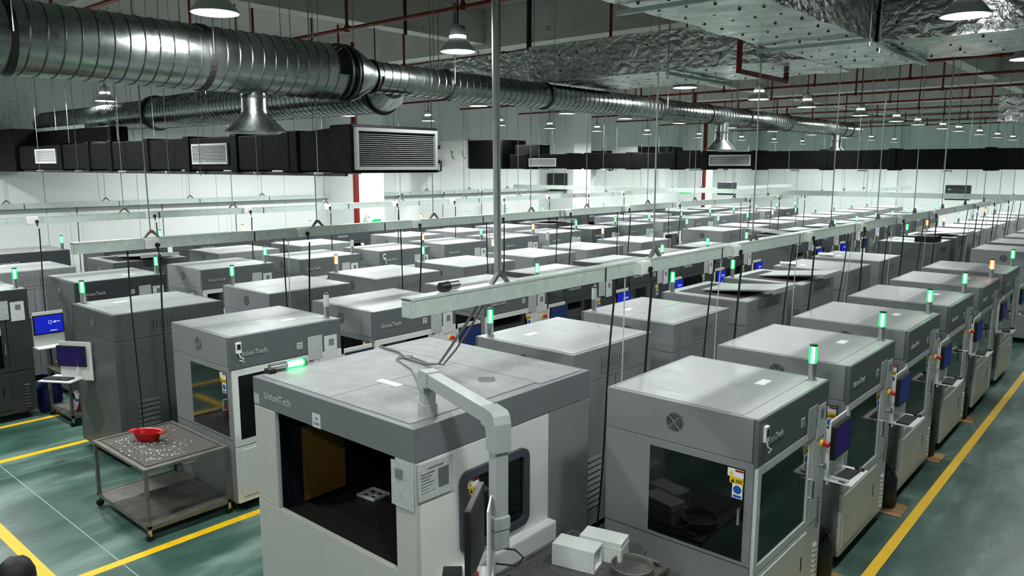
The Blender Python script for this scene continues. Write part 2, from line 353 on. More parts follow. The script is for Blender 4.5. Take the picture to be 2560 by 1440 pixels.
P('logo', MB().text('UnionTech', .085, (hx, -.68, 1.95), (0, 1, 0), (0, 0, 1), .006), 'letter', 'wd', .3)
P('top_panel', MB().box(-hx + .05, hx - .16, -hy + .05, hy - .05, H, H + .004), 'top_paint', 'C')
P('top_strip', MB().box(hx - .155, hx - .02, -hy + .02, hy - .02, H, H + .003), 'top_paint', 'C', .14)
P('top_panel', MB().box(-hx + .05, -.02, -hy + .05, hy - .05, H, H + .004), 'top_paint', 'S')
P('top_panel', MB().box(-.012, hx - .05, -hy + .05, hy - .05, H, H + .004), 'top_paint', 'S')
P('top_frame', MB().frame('z', -hx + .03, hx - .03, -hy + .03, hy - .03, .16, H, H + .006), 'top_paint', 'O', subs=[('opening_shade', MB().box(-hx + .19, hx - .19, -hy + .19, hy - .19, H, H + .002), 'pit_black')])  # shade inside the open top put in as a flat black sheet
Tl = Matrix.Translation((-.28, 0, H + .075)) @ Matrix.Rotation(R(5.5), 4, 'Y')
P('lid', MB().box(-.62, .52, -.52, .3, -.012, .012, T=Tl).box(-.66, -.62, -.52, .3, -.06, .012, T=Tl).box(.52, .56, -.52, .3, -.05, .012, T=Tl), 'top_paint', 'O')
P('caution_plate', MB().box(.25, .34, .18, .38, H + .004, H + .006), 'st_white', 'CS', .16)
P('cooling_fan', *fan(-hy, -1, -.03), 'wd', .15)
P('cooling_fan', *fan(hy, 1, -.03), 'wd', .15)
for kd, fr in (('w', 'white_paint'), ('d', 'charcoal')):
    P('door', MB().frame('x', -hy + .02, .44, .84, 1.795, .075, hx - .03, hx), fr, kd, subs=[
        ('door_glass', MB().box(hx - .03, hx - .012, -hy + .09, .37, .91, 1.725), 'dark_glass'),
        ('door_handle', MB().tube([(hx, .395, 1.15), (hx + .05, .395, 1.15), (hx + .05, .395, 1.33), (hx, .395, 1.33)], .01, 6), 'steel')], bevel=.004)
    P('control_column', MB().box(hx - .03, hx + .002, .45, hy, .84, 1.795), fr, kd, bevel=.004)
    P('lower_panel', MB().box(hx - .03, hx, -hy + .02, hy, .12, .83), fr, kd, bevel=.006, subs=[('lower_door', MB().box(hx, hx + .006, -hy + .09, .42, .2, .79), fr), ('slot', MB().box(hx + .006, hx + .008, .3, .33, .44, .58), 'black_plastic')])
    P('louvre_strip', louvers(8, .62, .7, .2, .62, 'x', hx), fr, kd, .3)
P('lettering', MB().text('600HD', .11, (hx + .002, .66, 1.06), (0, 0, -1), (0, 1, 0), .001), 'band_grey', 'w', .25)
P('lettering', MB().text('Lite 600 2.0', .11, (hx + .002, .56, 1.22), (0, 0, -1), (0, 1, 0), .001), 'steel', 'd', .4)
P('emergency_stop', MB().tube([(hx, .68, 1.6), (hx + .02, .68, 1.6)], .034, 14, 0).tube([(hx + .02, .68, 1.6), (hx + .05, .68, 1.6)], [.018, .02], 10, 1).tube([(hx + .05, .68, 1.6), (hx + .075, .68, 1.6)], [.032, .026], 14, 1), ['st_yellow', 'red_plastic'], 'wd', .07)
P('key_switch', MB().tube([(hx, .68, 1.38), (hx + .035, .68, 1.38)], .018, 10).box(hx + .035, hx + .06, .675, .685, 1.35, 1.41), 'steel', 'wd', .05)
P('warning_sticker', *sticker('x', hx - .012, .23, 1.72), 'wd', .2)
P('side_window', MB().box(-.26, hx - .1, -hy - .004, -hy, .96, 1.76), 'dark_glass', 'V', .8, [('side_handle', MB().tube([(hx - .125, -hy - .004, 1.3), (hx - .125, -hy - .05, 1.3), (hx - .125, -hy - .05, 1.43), (hx - .125, -hy - .004, 1.43)], .012, 6), 'steel')])
P('side_sticker', *sticker('y', -hy - .004, hx - .25, 1.75), 'V', .2)
P('side_seam', MB().box(-hx, hx - .03, -hy - .0015, -hy, .92, .926), 'duct_seam', 'wd', .6)
P('corner_seam', MB().box(hx - .05, hx - .044, -hy - .0015, -hy, zs, H), 'duct_seam', 'wd', .3)
for kd, bp_, bs_ in (('w', 'grey_paint', 'band_grey'), ('d', 'grey_dark', 'charcoal')):
    q = MB(); [q.box(-hx - .005, -hx - .003, -.25 + .05 * k, -.235 + .05 * k, 1.94, 2.06) for k in range(11)]
    P('service_hatch', MB().frame('x', -.28, .28, 1.9, 2.1, .008, -hx - .006, -hx, 0).box(-hx - .003, -hx, -.27, .27, 1.91, 2.09, 0), bp_, kd, .4, [('hatch_slots', q, bs_)])
    q = MB(); [q.poly([(-hx, .25, .35 + .07 * k), (-hx - .016, .25, .35 + .07 * k), (-hx, .25, .39 + .07 * k)], (0, .3, 0)) for k in range(9)]
    P('rear_louvres', q, bp_, kd, .4)
P('rear_seam', MB().box(-hx - .0015, -hx, -.02, -.014, .12, zs), 'duct_seam', 'wd', .8)
for sx in (-1, 1):
    for sy in (-1, 1): P('foot', MB().lathe([(.0001, 0), (.06, 0), (.06, .03), (.022, .045), (.022, .125), (.0001, .125)], (sx * (hx - .14), sy * (hy - .14), 0), 12), 'black_rubber', 'wd', 9)
P('document_sleeve', MB().box(hx + .002, hx + .006, .28, .5, 1.72, 2.03), ['sleeve'], 'p', .25)
P('document_sleeve', MB().box(hx + .003, hx + .007, .53, .73, 1.68, 2.0).box(hx + .007, hx + .0075, .6, .68, 1.86, 1.95, 1), ['paper', 'paper_print'], 'p', .25)
P('thermometer', MB().box(hx, hx + .025, -.72, -.655, 2.0, 2.13, 0).box(hx + .025, hx + .027, -.71, -.665, 2.045, 2.11, 1).tube([(hx + .02, -.69, 2.0), (hx + .03, -.68, 1.95), (hx + .04, -.64, 1.93), (hx + .03, -.66, 1.9), (hx + .04, -.7, 1.92), (hx + .02, -.62, 1.88)], .006, 6, 0), ['st_white', 'st_black'], 't', .13)
# monitor bracket on the right hand side
def Psub(pairs): return pairs
P('bracket', MB().box(hx - .12, hx - .1, hy, hy + .03, 1.0, 1.62).box(hx - .12, hx + .02, hy + .025, hy + .035, 1.2, 1.7).box(hx + .015, hx + .035, hy + .03, hy + .49, 1.14, 1.78), 'white_paint', 'mnb', .5, [('tray', MB().box(hx - .02, hx + .27, hy + .01, hy + .5, 1.185, 1.2), 'white_paint')])
P('monitor', MB().box(hx + .04, hx + .085, hy + .02, hy + .48, 1.4, 1.73), 'black_plastic', 'm', .5, [('screen', MB().box(hx + .085, hx + .087, hy + .035, hy + .465, 1.42, 1.715), 'screen_mid')])
P('monitor', MB().box(hx + .04, hx + .085, hy + .02, hy + .48, 1.4, 1.73), 'black_plastic', 'n', .5, [('screen', MB().box(hx + .085, hx + .087, hy + .035, hy + .465, 1.42, 1.715), 'screen_dim')])
P('monitor', MB().box(hx + .04, hx + .085, hy + .02, hy + .48, 1.4, 1.73), 'black_plastic', 'b', .5, [('screen', MB().box(hx + .085, hx + .087, hy + .035, hy + .465, 1.42, 1.715), 'screen_blue'), ('screen_logo', MB().ring((hx + .088, hy + .27, 1.6), (1, 0, 0), .022, .03, .001, 16).box(hx + .088, hx + .089, hy + .32, hy + .36, 1.585, 1.615).box(hx + .088, hx + .089, hy + .37, hy + .42, 1.597, 1.61).box(hx + .088, hx + .089, hy + .26, hy + .37, 1.45, 1.462), 'screen_text')])
# signal lamp
LX, LY = hx - .13, hy - .12
tub = MB().lathe([(.0001, H + .004), (.05, H + .004), (.05, H + .012), (.037, H + .014), (.037, H + .165), (.0001, H + .165)], (LX, LY, 0), 16).mesh('signal_lamp', 'steel')
cap = MB().lathe([(.038, H + .33), (.038, H + .345), (.0001, H + .35)], (LX, LY, 0), 16).mesh('lamp_cap', 'duct_seam')
shell = [(.037, H + .165), (.039, H + .17), (.036, H + .33), (.0001, H + .332)]
core = [(.0001, H + .168), (.019, H + .172), (.018, H + .315), (.0001, H + .322)]
LENS = {}
for c_, lm_, km_ in (('g', 'green_lens', 'green_core'), ('a', 'amber_lens', 'amber_core')):
    LENS[c_] = [('lens', MB().lathe(shell, (LX, LY, 0), 16).mesh('lens', lm_)), ('light_core', MB().lathe(core, (LX, LY, 0), 8).mesh('light_core', km_)), ('lamp_cap', cap)]
LENS['o'] = [('lens', MB().lathe(shell, (LX, LY, 0), 16).mesh('lens', 'off_lens')), ('lamp_cap', cap)]
lie = MB().tube([(LX - .3, LY - .05, H + .045), (LX - .14, LY - .05, H + .045)], .037, 14).mesh('signal_lamp', 'steel')
liel = MB().tube([(LX - .14, LY - .05, H + .045), (LX + .03, LY - .05, H + .045)], [.039, .036], 14).mesh('lens', 'off_lens')

def machine(xright, y0, rot, flags, lampc, label, dist):
    """rot 0: front faces +X and xright is the front; rot 1: front faces -X and xright is the rear"""
    t = thing('resin_printer', label, 'printer', (xright - hx, y0 + hy, 0), PI if rot else 0, 'resin printer cabinets')
    pxm = 1908.0 / max(dist, 1)
    for name, me, kinds, size, subs in PR:
        if not any(k in flags for k in kinds): continue
        if size * pxm < 9: continue
        if rot and name in ('warning_sticker', 'logo', 'label_plate', 'lettering', 'emergency_stop', 'key_switch', 'louvre_strip', 'document_sleeve') and dist > 7: continue
        if not rot and name in ('service_hatch', 'rear_louvres', 'rear_seam') and dist > 7: continue
        o = put(name, me, t)
        for sn, sm in subs: put(sn, sm, o)
    if lampc in LENS:
        o = put('signal_lamp', tub, t)
        for sn, sm in LENS[lampc]: put(sn, sm, o)
    elif lampc == 'l':
        o = put('signal_lamp', lie, t); put('lens', liel, o)
    return t
LN = {'g': 'green lamp lit', 'a': 'amber lamp lit', 'o': 'lamp unlit', 'l': 'lamp lying on top', 'n': 'no lamp'}
KN = {'w': 'white-fronted', 'd': 'charcoal-fronted', 'x': 'grey'}
ROWN = ['first row from right', 'second row from right', 'third row from right', 'fourth row from right', 'fifth row from right', 'sixth row from right', 'row by left wall']
ROWS = [
 (-2.35, 0, [(5.71, 'wCVptn', 'g'), (7.93, 'wCVpm', 'g'), (10.15, 'wSVpm', 'g'), (12.4, 'wSVpm', 'g'), (14.7, 'wSVpm', 'a'), (16.95, 'wCVpm', 'g'), (21.7, 'wCpm', 'n'), (23.95, 'wCp', 'o'), (26.2, 'wC', 'o'), (28.4, 'wC', 'o'), (30.6, 'wC', 'n'), (32.8, 'wC', 'n')]),
 (-4.74, 1, [(6.45, 'wC', 'g'), (8.6, 'wS', 'o'), (10.8, 'wO', 'g'), (13.0, 'wO', 'g'), (15.25, 'wC', 'l'), (17.45, 'wC', 'l'), (22.5, 'dC', 'n'), (24.75, 'dO', 'g'), (27.1, 'wC', 'a'), (29.4, 'wC', 'a'), (31.7, 'wC', 'g'), (34.2, 'wC', 'o'), (36.6, 'wC', 'a'), (39, 'wC', 'o')]),
 (-8.31, 0, [(4.44, 'wSVptm', 'o'), (6.6, 'wCVpm', 'n'), (8.88, 'wCVpm', 'g'), (11.0, 'dCpb', 'n'), (13.2, 'dSpb', 'g'), (15.33, 'dSpb', 'g'), (17.5, 'dCpb', 'g'), (22.0, 'dOpb', 'n'), (24.23, 'dCpb', 'g'), (26.45, 'dCpm', 'g'), (28.65, 'dCp', 'g'), (30.8, 'dC', 'g'), (33.1, 'dC', 'g'), (35.4, 'dC', 'g'), (37.7, 'dC', 'g')]),
 (-10.77, 1, [(4.1, 'dS', 'g'), (6.48, 'wS', 'g'), (8.63, 'wS', 'a'), (10.87, 'wC', 'g'), (13.08, 'wS', 'a'), (15.15, 'wS', 'o'), (17.62, 'wC', 'a'), (22.45, 'wC', 'g'), (24.7, 'wC', 'g'), (27.1, 'wC', 'g'), (29.4, 'wC', 'a'), (31.8, 'wC', 'g'), (34.1, 'wC', 'g'), (36.5, 'wC', 'g'), (39, 'wC', 'g'), (41.4, 'wC', 'g')]),
 (-14.32, 0, [(2.55, 'dCpb', 'g'), (4.88, 'dSpmt', 'g'), (7.17, 'wCp', 'g'), (9.43, 'wSp', 'o'), (11.64, 'wSpt', 'a'), (13.8, 'wSp', 'g'), (16.05, 'wSp', 'a'), (18.2, 'wCp', 'g'), (20.45, 'dSp', 'g'), (22.65, 'wCp', 'g'), (25.0, 'wCt', 'g'), (27.4, 'wCp', 'g'), (29.6, 'wC', 'g'), (31.9, 'wC', 'o'), (34.2, 'wC', 'g'), (36.5, 'dC', 'g')]),
 (-16.72, 1, [(4.15, 'wC', 'n'), (6.47, 'dO', 'n'), (8.81, 'wC', 'n'), (11.05, 'wC', 'n'), (14.4, 'wC', 'n'), (16.6, 'wC', 'n'), (18.9, 'wC', 'n'), (21.2, 'dO', 'n'), (26.0, 'wC', 'n'), (28.2, 'wC', 'n'), (31.4, 'dC', 'n'), (33.9, 'dC', 'n'), (36.4, 'wC', 'n')]),
 (-20.35, 0, [(5.3, 'dC', 'g'), (7.7, 'dC', 'g'), (10.1, 'dC', 'a'), (12.4, 'dC', 'g'), (14.7, 'dC', 'o'), (17.05, 'dC', 'a'), (19.4, 'dC', 'g'), (21.7, 'dC', 'g'), (24, 'dC', 'g'), (26.3, 'dC', 'g'), (28.6, 'dC', 'o'), (31.5, 'dC', 'a'), (34, 'dC', 'g')]),
]
mach = {}
for ri, (xr, rot, lst) in enumerate(ROWS):
    for k, (y0, fl_, lc) in enumerate(lst):
        dist = math.hypot(math.hypot(xr - .7, y0 + .8), 2.5)
        kn = ('grey' if rot else KN[fl_[0]]) + (' open-topped' if 'O' in fl_ else '')
        lab = '%s printer cabinet, %s, %s in the %s' % (kn, LN[lc], ORD[k] + ' one', ROWN[ri])
        mach[(ri, k)] = machine(xr, y0, rot, fl_, lc, lab, dist)

# ------------------------------------------------------------------ helpers for world-coordinate parts
def root_loc(p):
    v = Vector((0, 0, 0))
    while p is not None: v += Vector(p.location); p = p.parent
    return v
def wp(name, mb, m, parent, bevel=0.0):
    o = root_loc(parent); mb.v = [(a - o.x, b - o.y, c - o.z) for a, b, c in mb.v]
    return put(name, mb.mesh(name, m, bevel), parent)
def single(name, mb, m, label, cat, group=None, bevel=0.0, loc=None):
    if loc is None:
        xs = [v[0] for v in mb.v]; ys = [v[1] for v in mb.v]; zs_ = [v[2] for v in mb.v]
        loc = ((min(xs) + max(xs)) / 2, (min(ys) + max(ys)) / 2, min(zs_))
    mb.v = [(a - loc[0], b - loc[1], c - loc[2]) for a, b, c in mb.v]
    return tag(put(name, mb.mesh(name, m, bevel), None, loc), label, cat, group)
def obox(mb, c, ex, sx, sy, z0, z1, m=0):
    """box centred at c (x,y), long axis direction ex (2d), half sizes sx, sy"""
    e = Vector((ex[0], ex[1], 0)).normalized(); T = Matrix(((e.x, -e.y, 0, c[0]), (e.y, e.x, 0, c[1]), (0, 0, 1, 0), (0, 0, 0, 1)))
    return mb.box(-sx, sx, -sy, sy, z0, z1, m, T)
def rrect(cy, cz, w, h, r, n=5):
    pts = []
    for qx, qz, a in ((1, -1, -90), (1, 1, 0), (-1, 1, 90), (-1, -1, 180)):
        for k in range(n + 1):
            t = R(a + 90 * k / n); pts.append((cy + qx * (w / 2 - r) + r * math.cos(t), cz + qz * (h / 2 - r) + r * math.sin(t)))
    return pts

# ------------------------------------------------------------------ large foreground printer (3100P)
mat('slate_band', (114, 117, 121), 0.42, var=0.03, vscale=2)
bx0, bx1, by0, by1 = -6.6, -4.27, 3.75, 6.08
t = thing('large_printer', 'big white and grey printer with open front bay and hanging control arm', 'printer', ((bx0 + bx1) / 2, (by0 + by1) / 2, 0))
wp('base', MB().box(bx0 + .02, bx1 - .02, by0 + .05, by1 - .02, .08, .72), 'charcoal', t)
wp('front_panel', MB().box(bx0, bx1, by0, by0 + .05, .08, .95), 'white_in_shade', t, .004)
wp('sill', MB().box(bx0 + .36, bx1 - .23, by0 + .03, by0 + .3, .9, .93), 'duct_seam', t)
wp('rear_cabinet', MB().box(bx0, bx1, 5.43, by1, .08, 1.915), 'grey_paint', t, .005)
wp('left_wall', MB().box(bx0, bx0 + .05, by0 + .05, 5.43, .08, 1.915), 'grey_paint', t)
wp('chamber_lining', MB().box(bx0 + .05, bx0 + .12, by0 + .1, 5.4, .72, 1.9).box(bx0 + .12, bx1 - .06, 5.35, 5.42, .72, 1.9).box(bx1 - .1, bx1 - .055, by0 + .1, 5.35, .72, 1.9), 'navy_inside', t)
wp('side_panel', MB().box(bx1 - .05, bx1, by0 + .05, 5.425, .08, 1.915), 'white_paint', t, .004)
wp('step_panel', MB().box(bx1 - .05, bx1 + .09, 4.02, 5.45, .08, .87), 'white_paint', t, .02)
wp('front_post', MB().box(bx0, bx0 + .36, by0, by0 + .05, .95, 1.92), 'white_in_shade', t, .015)
wp('front_post', MB().box(bx1 - .235, bx1, by0, by0 + .05, .95, 1.92), 'white_in_shade', t, .004)
wp('upper_cabinet', MB().box(bx0, bx1, by0, by1, 1.92, 2.2), 'slate_band', t, .006)
wp('top_panel', MB().box(bx0 + .06, -5.46, by0 + .07, 5.37, 2.2, 2.206), 'dusty_top', t)
wp('top_panel', MB().box(-5.45, bx1 - .12, by0 + .07, 4.5, 2.2, 2.206), 'dusty_top', t)
wp('top_panel', MB().box(-5.45, bx1 - .12, 4.508, 5.37, 2.2, 2.206), 'dusty_top', t)
wp('top_panel', MB().box(bx0 + .06, bx1 - .06, 5.38, by1 - .06, 2.2, 2.206), 'dusty_top', t)
for fx, fy in ((-6.03, 5.2), (-4.8, 5.14)):
    q = MB().ring((fx, fy, 2.206), (0, 0, 1), .0005, .085, .002, 24, 0)
    for k in (.3, .5, .7, .9): q.ring((fx, fy, 2.208), (0, 0, 1), .085 * k, .085 * (k + .09), .004, 24, 1)
    q.tube([(fx - .1, fy, 2.212), (fx + .1, fy, 2.212)], .005, 6, 1); q.tube([(fx, fy - .1, 2.212), (fx, fy + .1, 2.212)], .005, 6, 1)
    wp('cooling_fan', q, ['pit_black', 'dusty_top'], t)
wp('caution_plate', MB().box(-5.56, -5.26, 4.42, 4.5, 2.206, 2.208), 'st_white', t)
wp('logo', MB().text('UnionTech', .1, (bx0 + .2, by0, 2.02), (1, 0, 0), (0, 0, 1), .008), 'letter', t)
lp = wp('label_plate', MB().box(-5.62, -5.5, by0 - .003, by0, 1.92, 2.05), 'paper', t)
wp('print', MB().text('1#', .04, (-5.56, by0 - .003, 1.995), (1, 0, 0), (0, 0, 1), .001, 0, 'CENTER').text('3100P', .036, (-5.56, by0 - .003, 1.945), (1, 0, 0), (0, 0, 1), .001, 0, 'CENTER'), 'st_black', lp)
wp('corner_sticker', MB().box(bx0 + .01, bx0 + .1, by0 - .002, by0, 1.94, 2.04), 'sleeve', t)
wp('platform', MB().box(bx0 + .4, bx1 - .2, by0 + .35, 5.2, .72, .84), 'black_rubber', t)
mat('perforated', (30, 31, 32), 0.5, var=0.7, vscale=60, bump=0.6, bscale=80)
wp('perforated_plate', MB().box(bx0 + .42, bx1 - .22, by0 + .37, 5.18, .84, .855), 'perforated', t)
q = MB()
pts_o = rrect(4.67, 1.325, .88, .74, .1); pts_i = rrect(4.67, 1.325, .74, .6, .05)
k0 = len(q.v); n = len(pts_o)
for (yy, zz), (yi, zi) in zip(pts_o, pts_i): q.v += [(bx1, yy, zz), (bx1 + .035, yy, zz), (bx1 + .035, yi, zi), (bx1 + .006, yi, zi)]
for i in range(n):
    a, b = k0 + 4 * i, k0 + 4 * ((i + 1) % n)
    for j in range(3): q.face([a + j, b + j, b + j + 1, a + j + 1], 0, True)
wf = wp('window_frame', q, 'frame_slate', t)
wp('window_glass', MB().poly([(bx1 + .002, a, b) for a, b in pts_i], (.006, 0, 0)), 'dark_glass', wf)
wp('window_handle', MB().tube([(bx1 + .02, 4.29, 1.06), (bx1 + .075, 4.29, 1.08), (bx1 + .075, 4.29, 1.3), (bx1 + .02, 4.29, 1.32)], .016, 8), 'frame_slate', wf)
sm, sl = sticker('x', bx1 + .009, 4.32, 1.6); wp('warning_sticker', sm, sl, t)
wp('document_sleeve', MB().poly([(-4.54, by0 - .012, 1.9), (-4.275, by0 - .004, 1.93), (-4.275, by0 - .012, 1.52), (-4.52, by0 - .03, 1.54)], (0, .003, 0), 0).box(-4.47, -4.4, by0 - .03, by0 - .022, 1.77, 1.85, 1), ['sleeve', 'paper_print'], t)
q = MB().poly([(bx1 + .004, 3.77, 1.9), (bx1 + .016, 3.77, 1.6), (bx1 + .016, 4.15, 1.59), (bx1 + .004, 4.15, 1.89)], (.003, 0, 0), 0)
q.box(bx1 + .014, bx1 + .018, 3.99, 4.1, 1.66, 1.82, 2)
for k in range(7): q.box(bx1 + .014, bx1 + .0175, 3.8, 3.8 + .15 - .03 * (k % 3), 1.815 - .026 * k, 1.82 - .026 * k, 1)
q.box(bx1 + .012, bx1 + .016, 3.88, 4.05, 1.85, 1.856, 1)
wp('document_sleeve', q, ['sleeve', 'paper_print', 'band_grey'], t)
# hanging arm
p1 = (-4.47, 4.08); p2 = (-3.32, 3.67); ev = (p2[0] - p1[0], p2[1] - p1[1]); el = math.hypot(*ev); eu = (ev[0] / el, ev[1] / el)
arm = wp('support_arm', obox(obox(MB(), p1, eu, .062, .062, 2.2, 2.3), p1, eu, .052, .052, 2.3, 2.44), 'grey_arm', t, .006)
def sweep(o, e, path, wid):
    q = MB(); e = Vector((e[0], e[1], 0)); l = Vector((-e.y, e.x, 0)); k = 0
    for (s0, z0), (s1, z1) in path:
        a = Vector((o[0], o[1], 0)) + e * s0 + Vector((0, 0, z0)); b = Vector((o[0], o[1], 0)) + e * s1 + Vector((0, 0, z1))
        q.v += [tuple(a - l * wid), tuple(a + l * wid), tuple(b + l * wid), tuple(b - l * wid)]
    n_ = len(path)
    for i in range(n_ - 1):
        for j in range(4): m_ = (j + 1) % 4; q.face([4 * i + j, 4 * i + m_, 4 * i + 4 + m_, 4 * i + 4 + j])
    q.face([3, 2, 1, 0]); k = 4 * (n_ - 1); q.face([k, k + 1, k + 2, k + 3]); return q
wp('elbow', sweep(p1, eu, [((-.066, 2.42), (.066, 2.42)), ((-.066, 2.5), (.066, 2.45)), ((-.045, 2.555), (.07, 2.455)), ((-.01, 2.58), (.08, 2.455)), ((.12, 2.585), (.12, 2.455))], .064), 'grey_arm', arm, .004)
wp('crossbar', sweep(p1, eu, [((.1, 2.575), (.1, 2.465)), ((el - .1, 2.575), (el - .1, 2.465))], .054), 'grey_arm', arm, .004)
wp('elbow', sweep(p2, (-eu[0], -eu[1]), [((-.066, 2.3), (.066, 2.3)), ((-.066, 2.5), (.066, 2.42)), ((-.045, 2.555), (.08, 2.45)), ((-.01, 2.58), (.12, 2.455)), ((.14, 2.585), (.14, 2.455))], .064), 'grey_arm', arm, .004)
wp('drop_post', obox(MB(), p2, eu, .05, .05, 1.82, 2.31), 'grey_arm', arm, .004)
wp('cup', obox(obox(MB(), p2, eu, .062, .062, 1.74, 1.84), p2, eu, .058, .058, 1.6, 1.74), 'grey_arm', arm, .012)
cv = (-.67, .742); cr = (.742, .67)
mc = (p2[0] - .1 * cr[0] - .05, p2[1] - .1 * cr[1] - .04)
wp('mount_plate', obox(MB(), (p2[0] - .05 * cr[0], p2[1] - .05 * cr[1]), (cv[0] + .06, cv[1] + .06), .26, .006, 1.42, 1.98), 'white_paint', arm, .002)
mn = wp('monitor', obox(MB(), mc, (cv[0] + .12, cv[1] + .12), .25, .022, 1.45, 1.97), 'black_plastic', t, .006)
wp('screen', obox(MB(), (mc[0] - .0225 * cr[0], mc[1] - .0225 * cr[1]), (cv[0] + .12, cv[1] + .12), .23, .002, 1.49, 1.95), 'screen_reflection', mn)  # grey reflection on the screen, put in as its own glow
wp('keyboard_shelf', obox(MB(), (-3.52, 3.58), cr, .17, .24, 1.27, 1.285), 'white_paint', arm)
wp('monitor_cable', MB().tube([(p2[0], p2[1] - .02, 1.6), (p2[0] + .09, p2[1] + .07, 1.58), (p2[0] + .14, p2[1] + .1, 1.53), (p2[0] + .1, p2[1] + .08, 1.46), (p2[0] - .02, p2[1] - .01, 1.47)], .007, 6), 'black_rubber', t)
wp('emergency_stop', MB().lathe([(.0001, 1.285), (.035, 1.285), (.035, 1.31), (.03, 1.33), (.0001, 1.335)], (-3.55, 3.66, 0), 14), 'red_plastic', t)
kb = single('keyboard', obox(MB(), (-3.62, 3.5), cr, .07, .2, 1.285, 1.305), 'black_plastic', 'black keyboard on shelf under the hanging control arm', 'keyboard', 'keyboards')
# fallen signal lamp
q = thing('fallen_lamp', 'lit green signal lamp lying on its side on the big printer top', 'signal lamp', (-6.54, 4.1, 2.206))
a, b, c = Vector((-6.57, 3.92, 2.25)), Vector((-6.555, 4.1, 2.25)), Vector((-6.54, 4.29, 2.25))
tb = wp('tube', MB().tube([a, b], .04, 16), 'steel', q)
wp('lens', MB().tube([b, c], [.042, .038], 16), 'green_lens', q); wp('light_core', MB().tube([b + (c - b) * .05, b + (c - b) * .92], .03, 12), 'green_core', q)
wp('cap', MB().tube([c, c + (c - b).normalized() * .012], .04, 16), 'duct_seam', q); wp('base_clip', MB().box(-6.6, -6.5, 3.88, 3.95, 2.206, 2.25), 'black_plastic', q)
single('brown_panel', MB().box(-6.44, -6.41, 4.16, 4.66, .84, 1.62), 'box_brown', 'brown cardboard sheet leaning inside the open printer bay', 'cardboard')
q = MB(); 
obox(q, (-5.97, 4.575), (1, .1), .12, .012, .855, .88); obox(q, (-5.97, 4.775), (1, .1), .12, .012, .855, .88); obox(q, (-6.08, 4.675), (1, .1), .012, .1, .855, .88); obox(q, (-5.86, 4.675), (1, .1), .012, .1, .855, .88); obox(q, (-5.97, 4.675), (1, .1), .1, .012, .855, .875); obox(q, (-5.97, 4.675), (1, .1), .012, .1, .855, .875)
single('printed_lattice', q, 'resin_white', 'small white square lattice part lying on the dark platform', 'printed part')
single('cable_bundle', MB().tube([(-4.1, 4.3, 3.13), (-4.3, 4.38, 2.95), (-4.75, 4.62, 2.62), (-5.25, 4.95, 2.32), (-5.6, 5.1, 2.225), (-5.95, 5.14, 2.222), (-6.2, 5.26, 2.222), (-6.58, 5.3, 2.222)], .012, 8)
       .tube([(-4.08, 4.34, 3.13), (-4.28, 4.42, 2.93), (-4.72, 4.66, 2.6), (-5.22, 4.98, 2.31), (-5.62, 5.15, 2.222), (-5.9, 5.2, 2.222), (-6.0, 5.05, 2.222), (-5.56, 4.88, 2.22), (-5.3, 4.7, 2.22), (-4.9, 4.4, 2.22), (-4.55, 4.15, 2.25)], .009, 8), 'dull_steel', 'grey cable bundle drooping from trunking onto the big printer top', 'cable')

# ------------------------------------------------------------------ spiral ducts
def spiral(axis, c0, c1, a0, a1, rad, pitch, n=40, h=.007):
    q = MB(); q.sharp = 14; prof = [(0, 0), (.06, h), (.12, 0)]; rows = []
    N = int((a1 - a0) / pitch)
    for i in range(N):
        for o, hh in prof: rows.append((a0 + (i + o) * pitch, rad + hh))
    for a, r_ in rows:
        for j in range(n):
            th = 2 * PI * j / n; al = a + pitch * j / n; u, v = r_ * math.cos(th), r_ * math.sin(th)
            q.v.append((c0 + u, al, c1 + v) if axis == 'y' else (al, c0 + u, c1 + v))
    for i in range(len(rows) - 1):
        mm = 1 if i % 3 < 2 else 0
        for j in range(n):
            if j < n - 1: f = [i * n + j, i * n + j + 1, (i + 1) * n + j + 1, (i + 1) * n + j]
            else:
                if i + 4 >= len(rows): continue
                f = [i * n + j, (i + 3) * n, (i + 4) * n, (i + 1) * n + j]
            q.face(f[::-1] if axis == 'y' else f, mm, True)
    return q
DX, DZ = -8.2, 5.37
t = thing('spiral_duct', 'large galvanised spiral duct running the length of the hall', 'duct', (DX, 6, DZ - .34))
wp('duct_section', spiral('y', DX, DZ, -4.9, 6.05, .34, .145), ['duct_galv', 'duct_seam'], t)
wp('reducer', MB().tube([(DX, 6.2, DZ), (DX, 6.25, DZ), (DX, 6.5, DZ), (DX, 6.55, DZ)], [.34, .335, .21, .2], 40, 0, False), 'duct_galv', t)
wp('duct_section', spiral('y', DX, DZ, 6.5, 26.4, .2, .14), ['duct_galv', 'duct_seam'], t)
wp('end_cap', MB().tube([(DX, 26.35, DZ), (DX, 26.42, DZ)], .202, 40), 'duct_galv', t)
def flange(y, r, wd=.05): wp('flange', MB().ring((DX, y, DZ), (0, 1, 0), r - .01, r + .022, wd, 40), 'duct_seam', t)
for y in (2.35, 4.2): wp('clamp_band', MB().ring((DX, y, DZ), (0, 1, 0), .335, .355, .06, 40), 'black_pipe', t)
for y in (6.02, 6.13): flange(y, .34, .03)
for y in (6.56, 7.9, 10.2, 13.9, 16.0, 18.0, 20.6, 24.9, 25.6): flange(y, .2, .035)
def hood(y, rd, parent):
    hd = wp('exhaust_collar', MB().tube([(DX, y, DZ - rd + .06), (DX, y, 4.84), (DX, y, 4.83)], [.145, .145, .15], 28, 0, False), 'duct_galv', parent)
    wp('hood_cone', MB().lathe([(.15, 4.84), (.155, 4.8), (.34, 4.61), (.35, 4.6), (.345, 4.6), (.15, 4.79), (.14, 4.83)], (DX, y, 0), 36), 'duct_galv', hd)
    wp('tape_band', MB().ring((DX, y, 4.98), (0, 0, 1), .144, .149, .03, 28), 'duct_seam', hd)
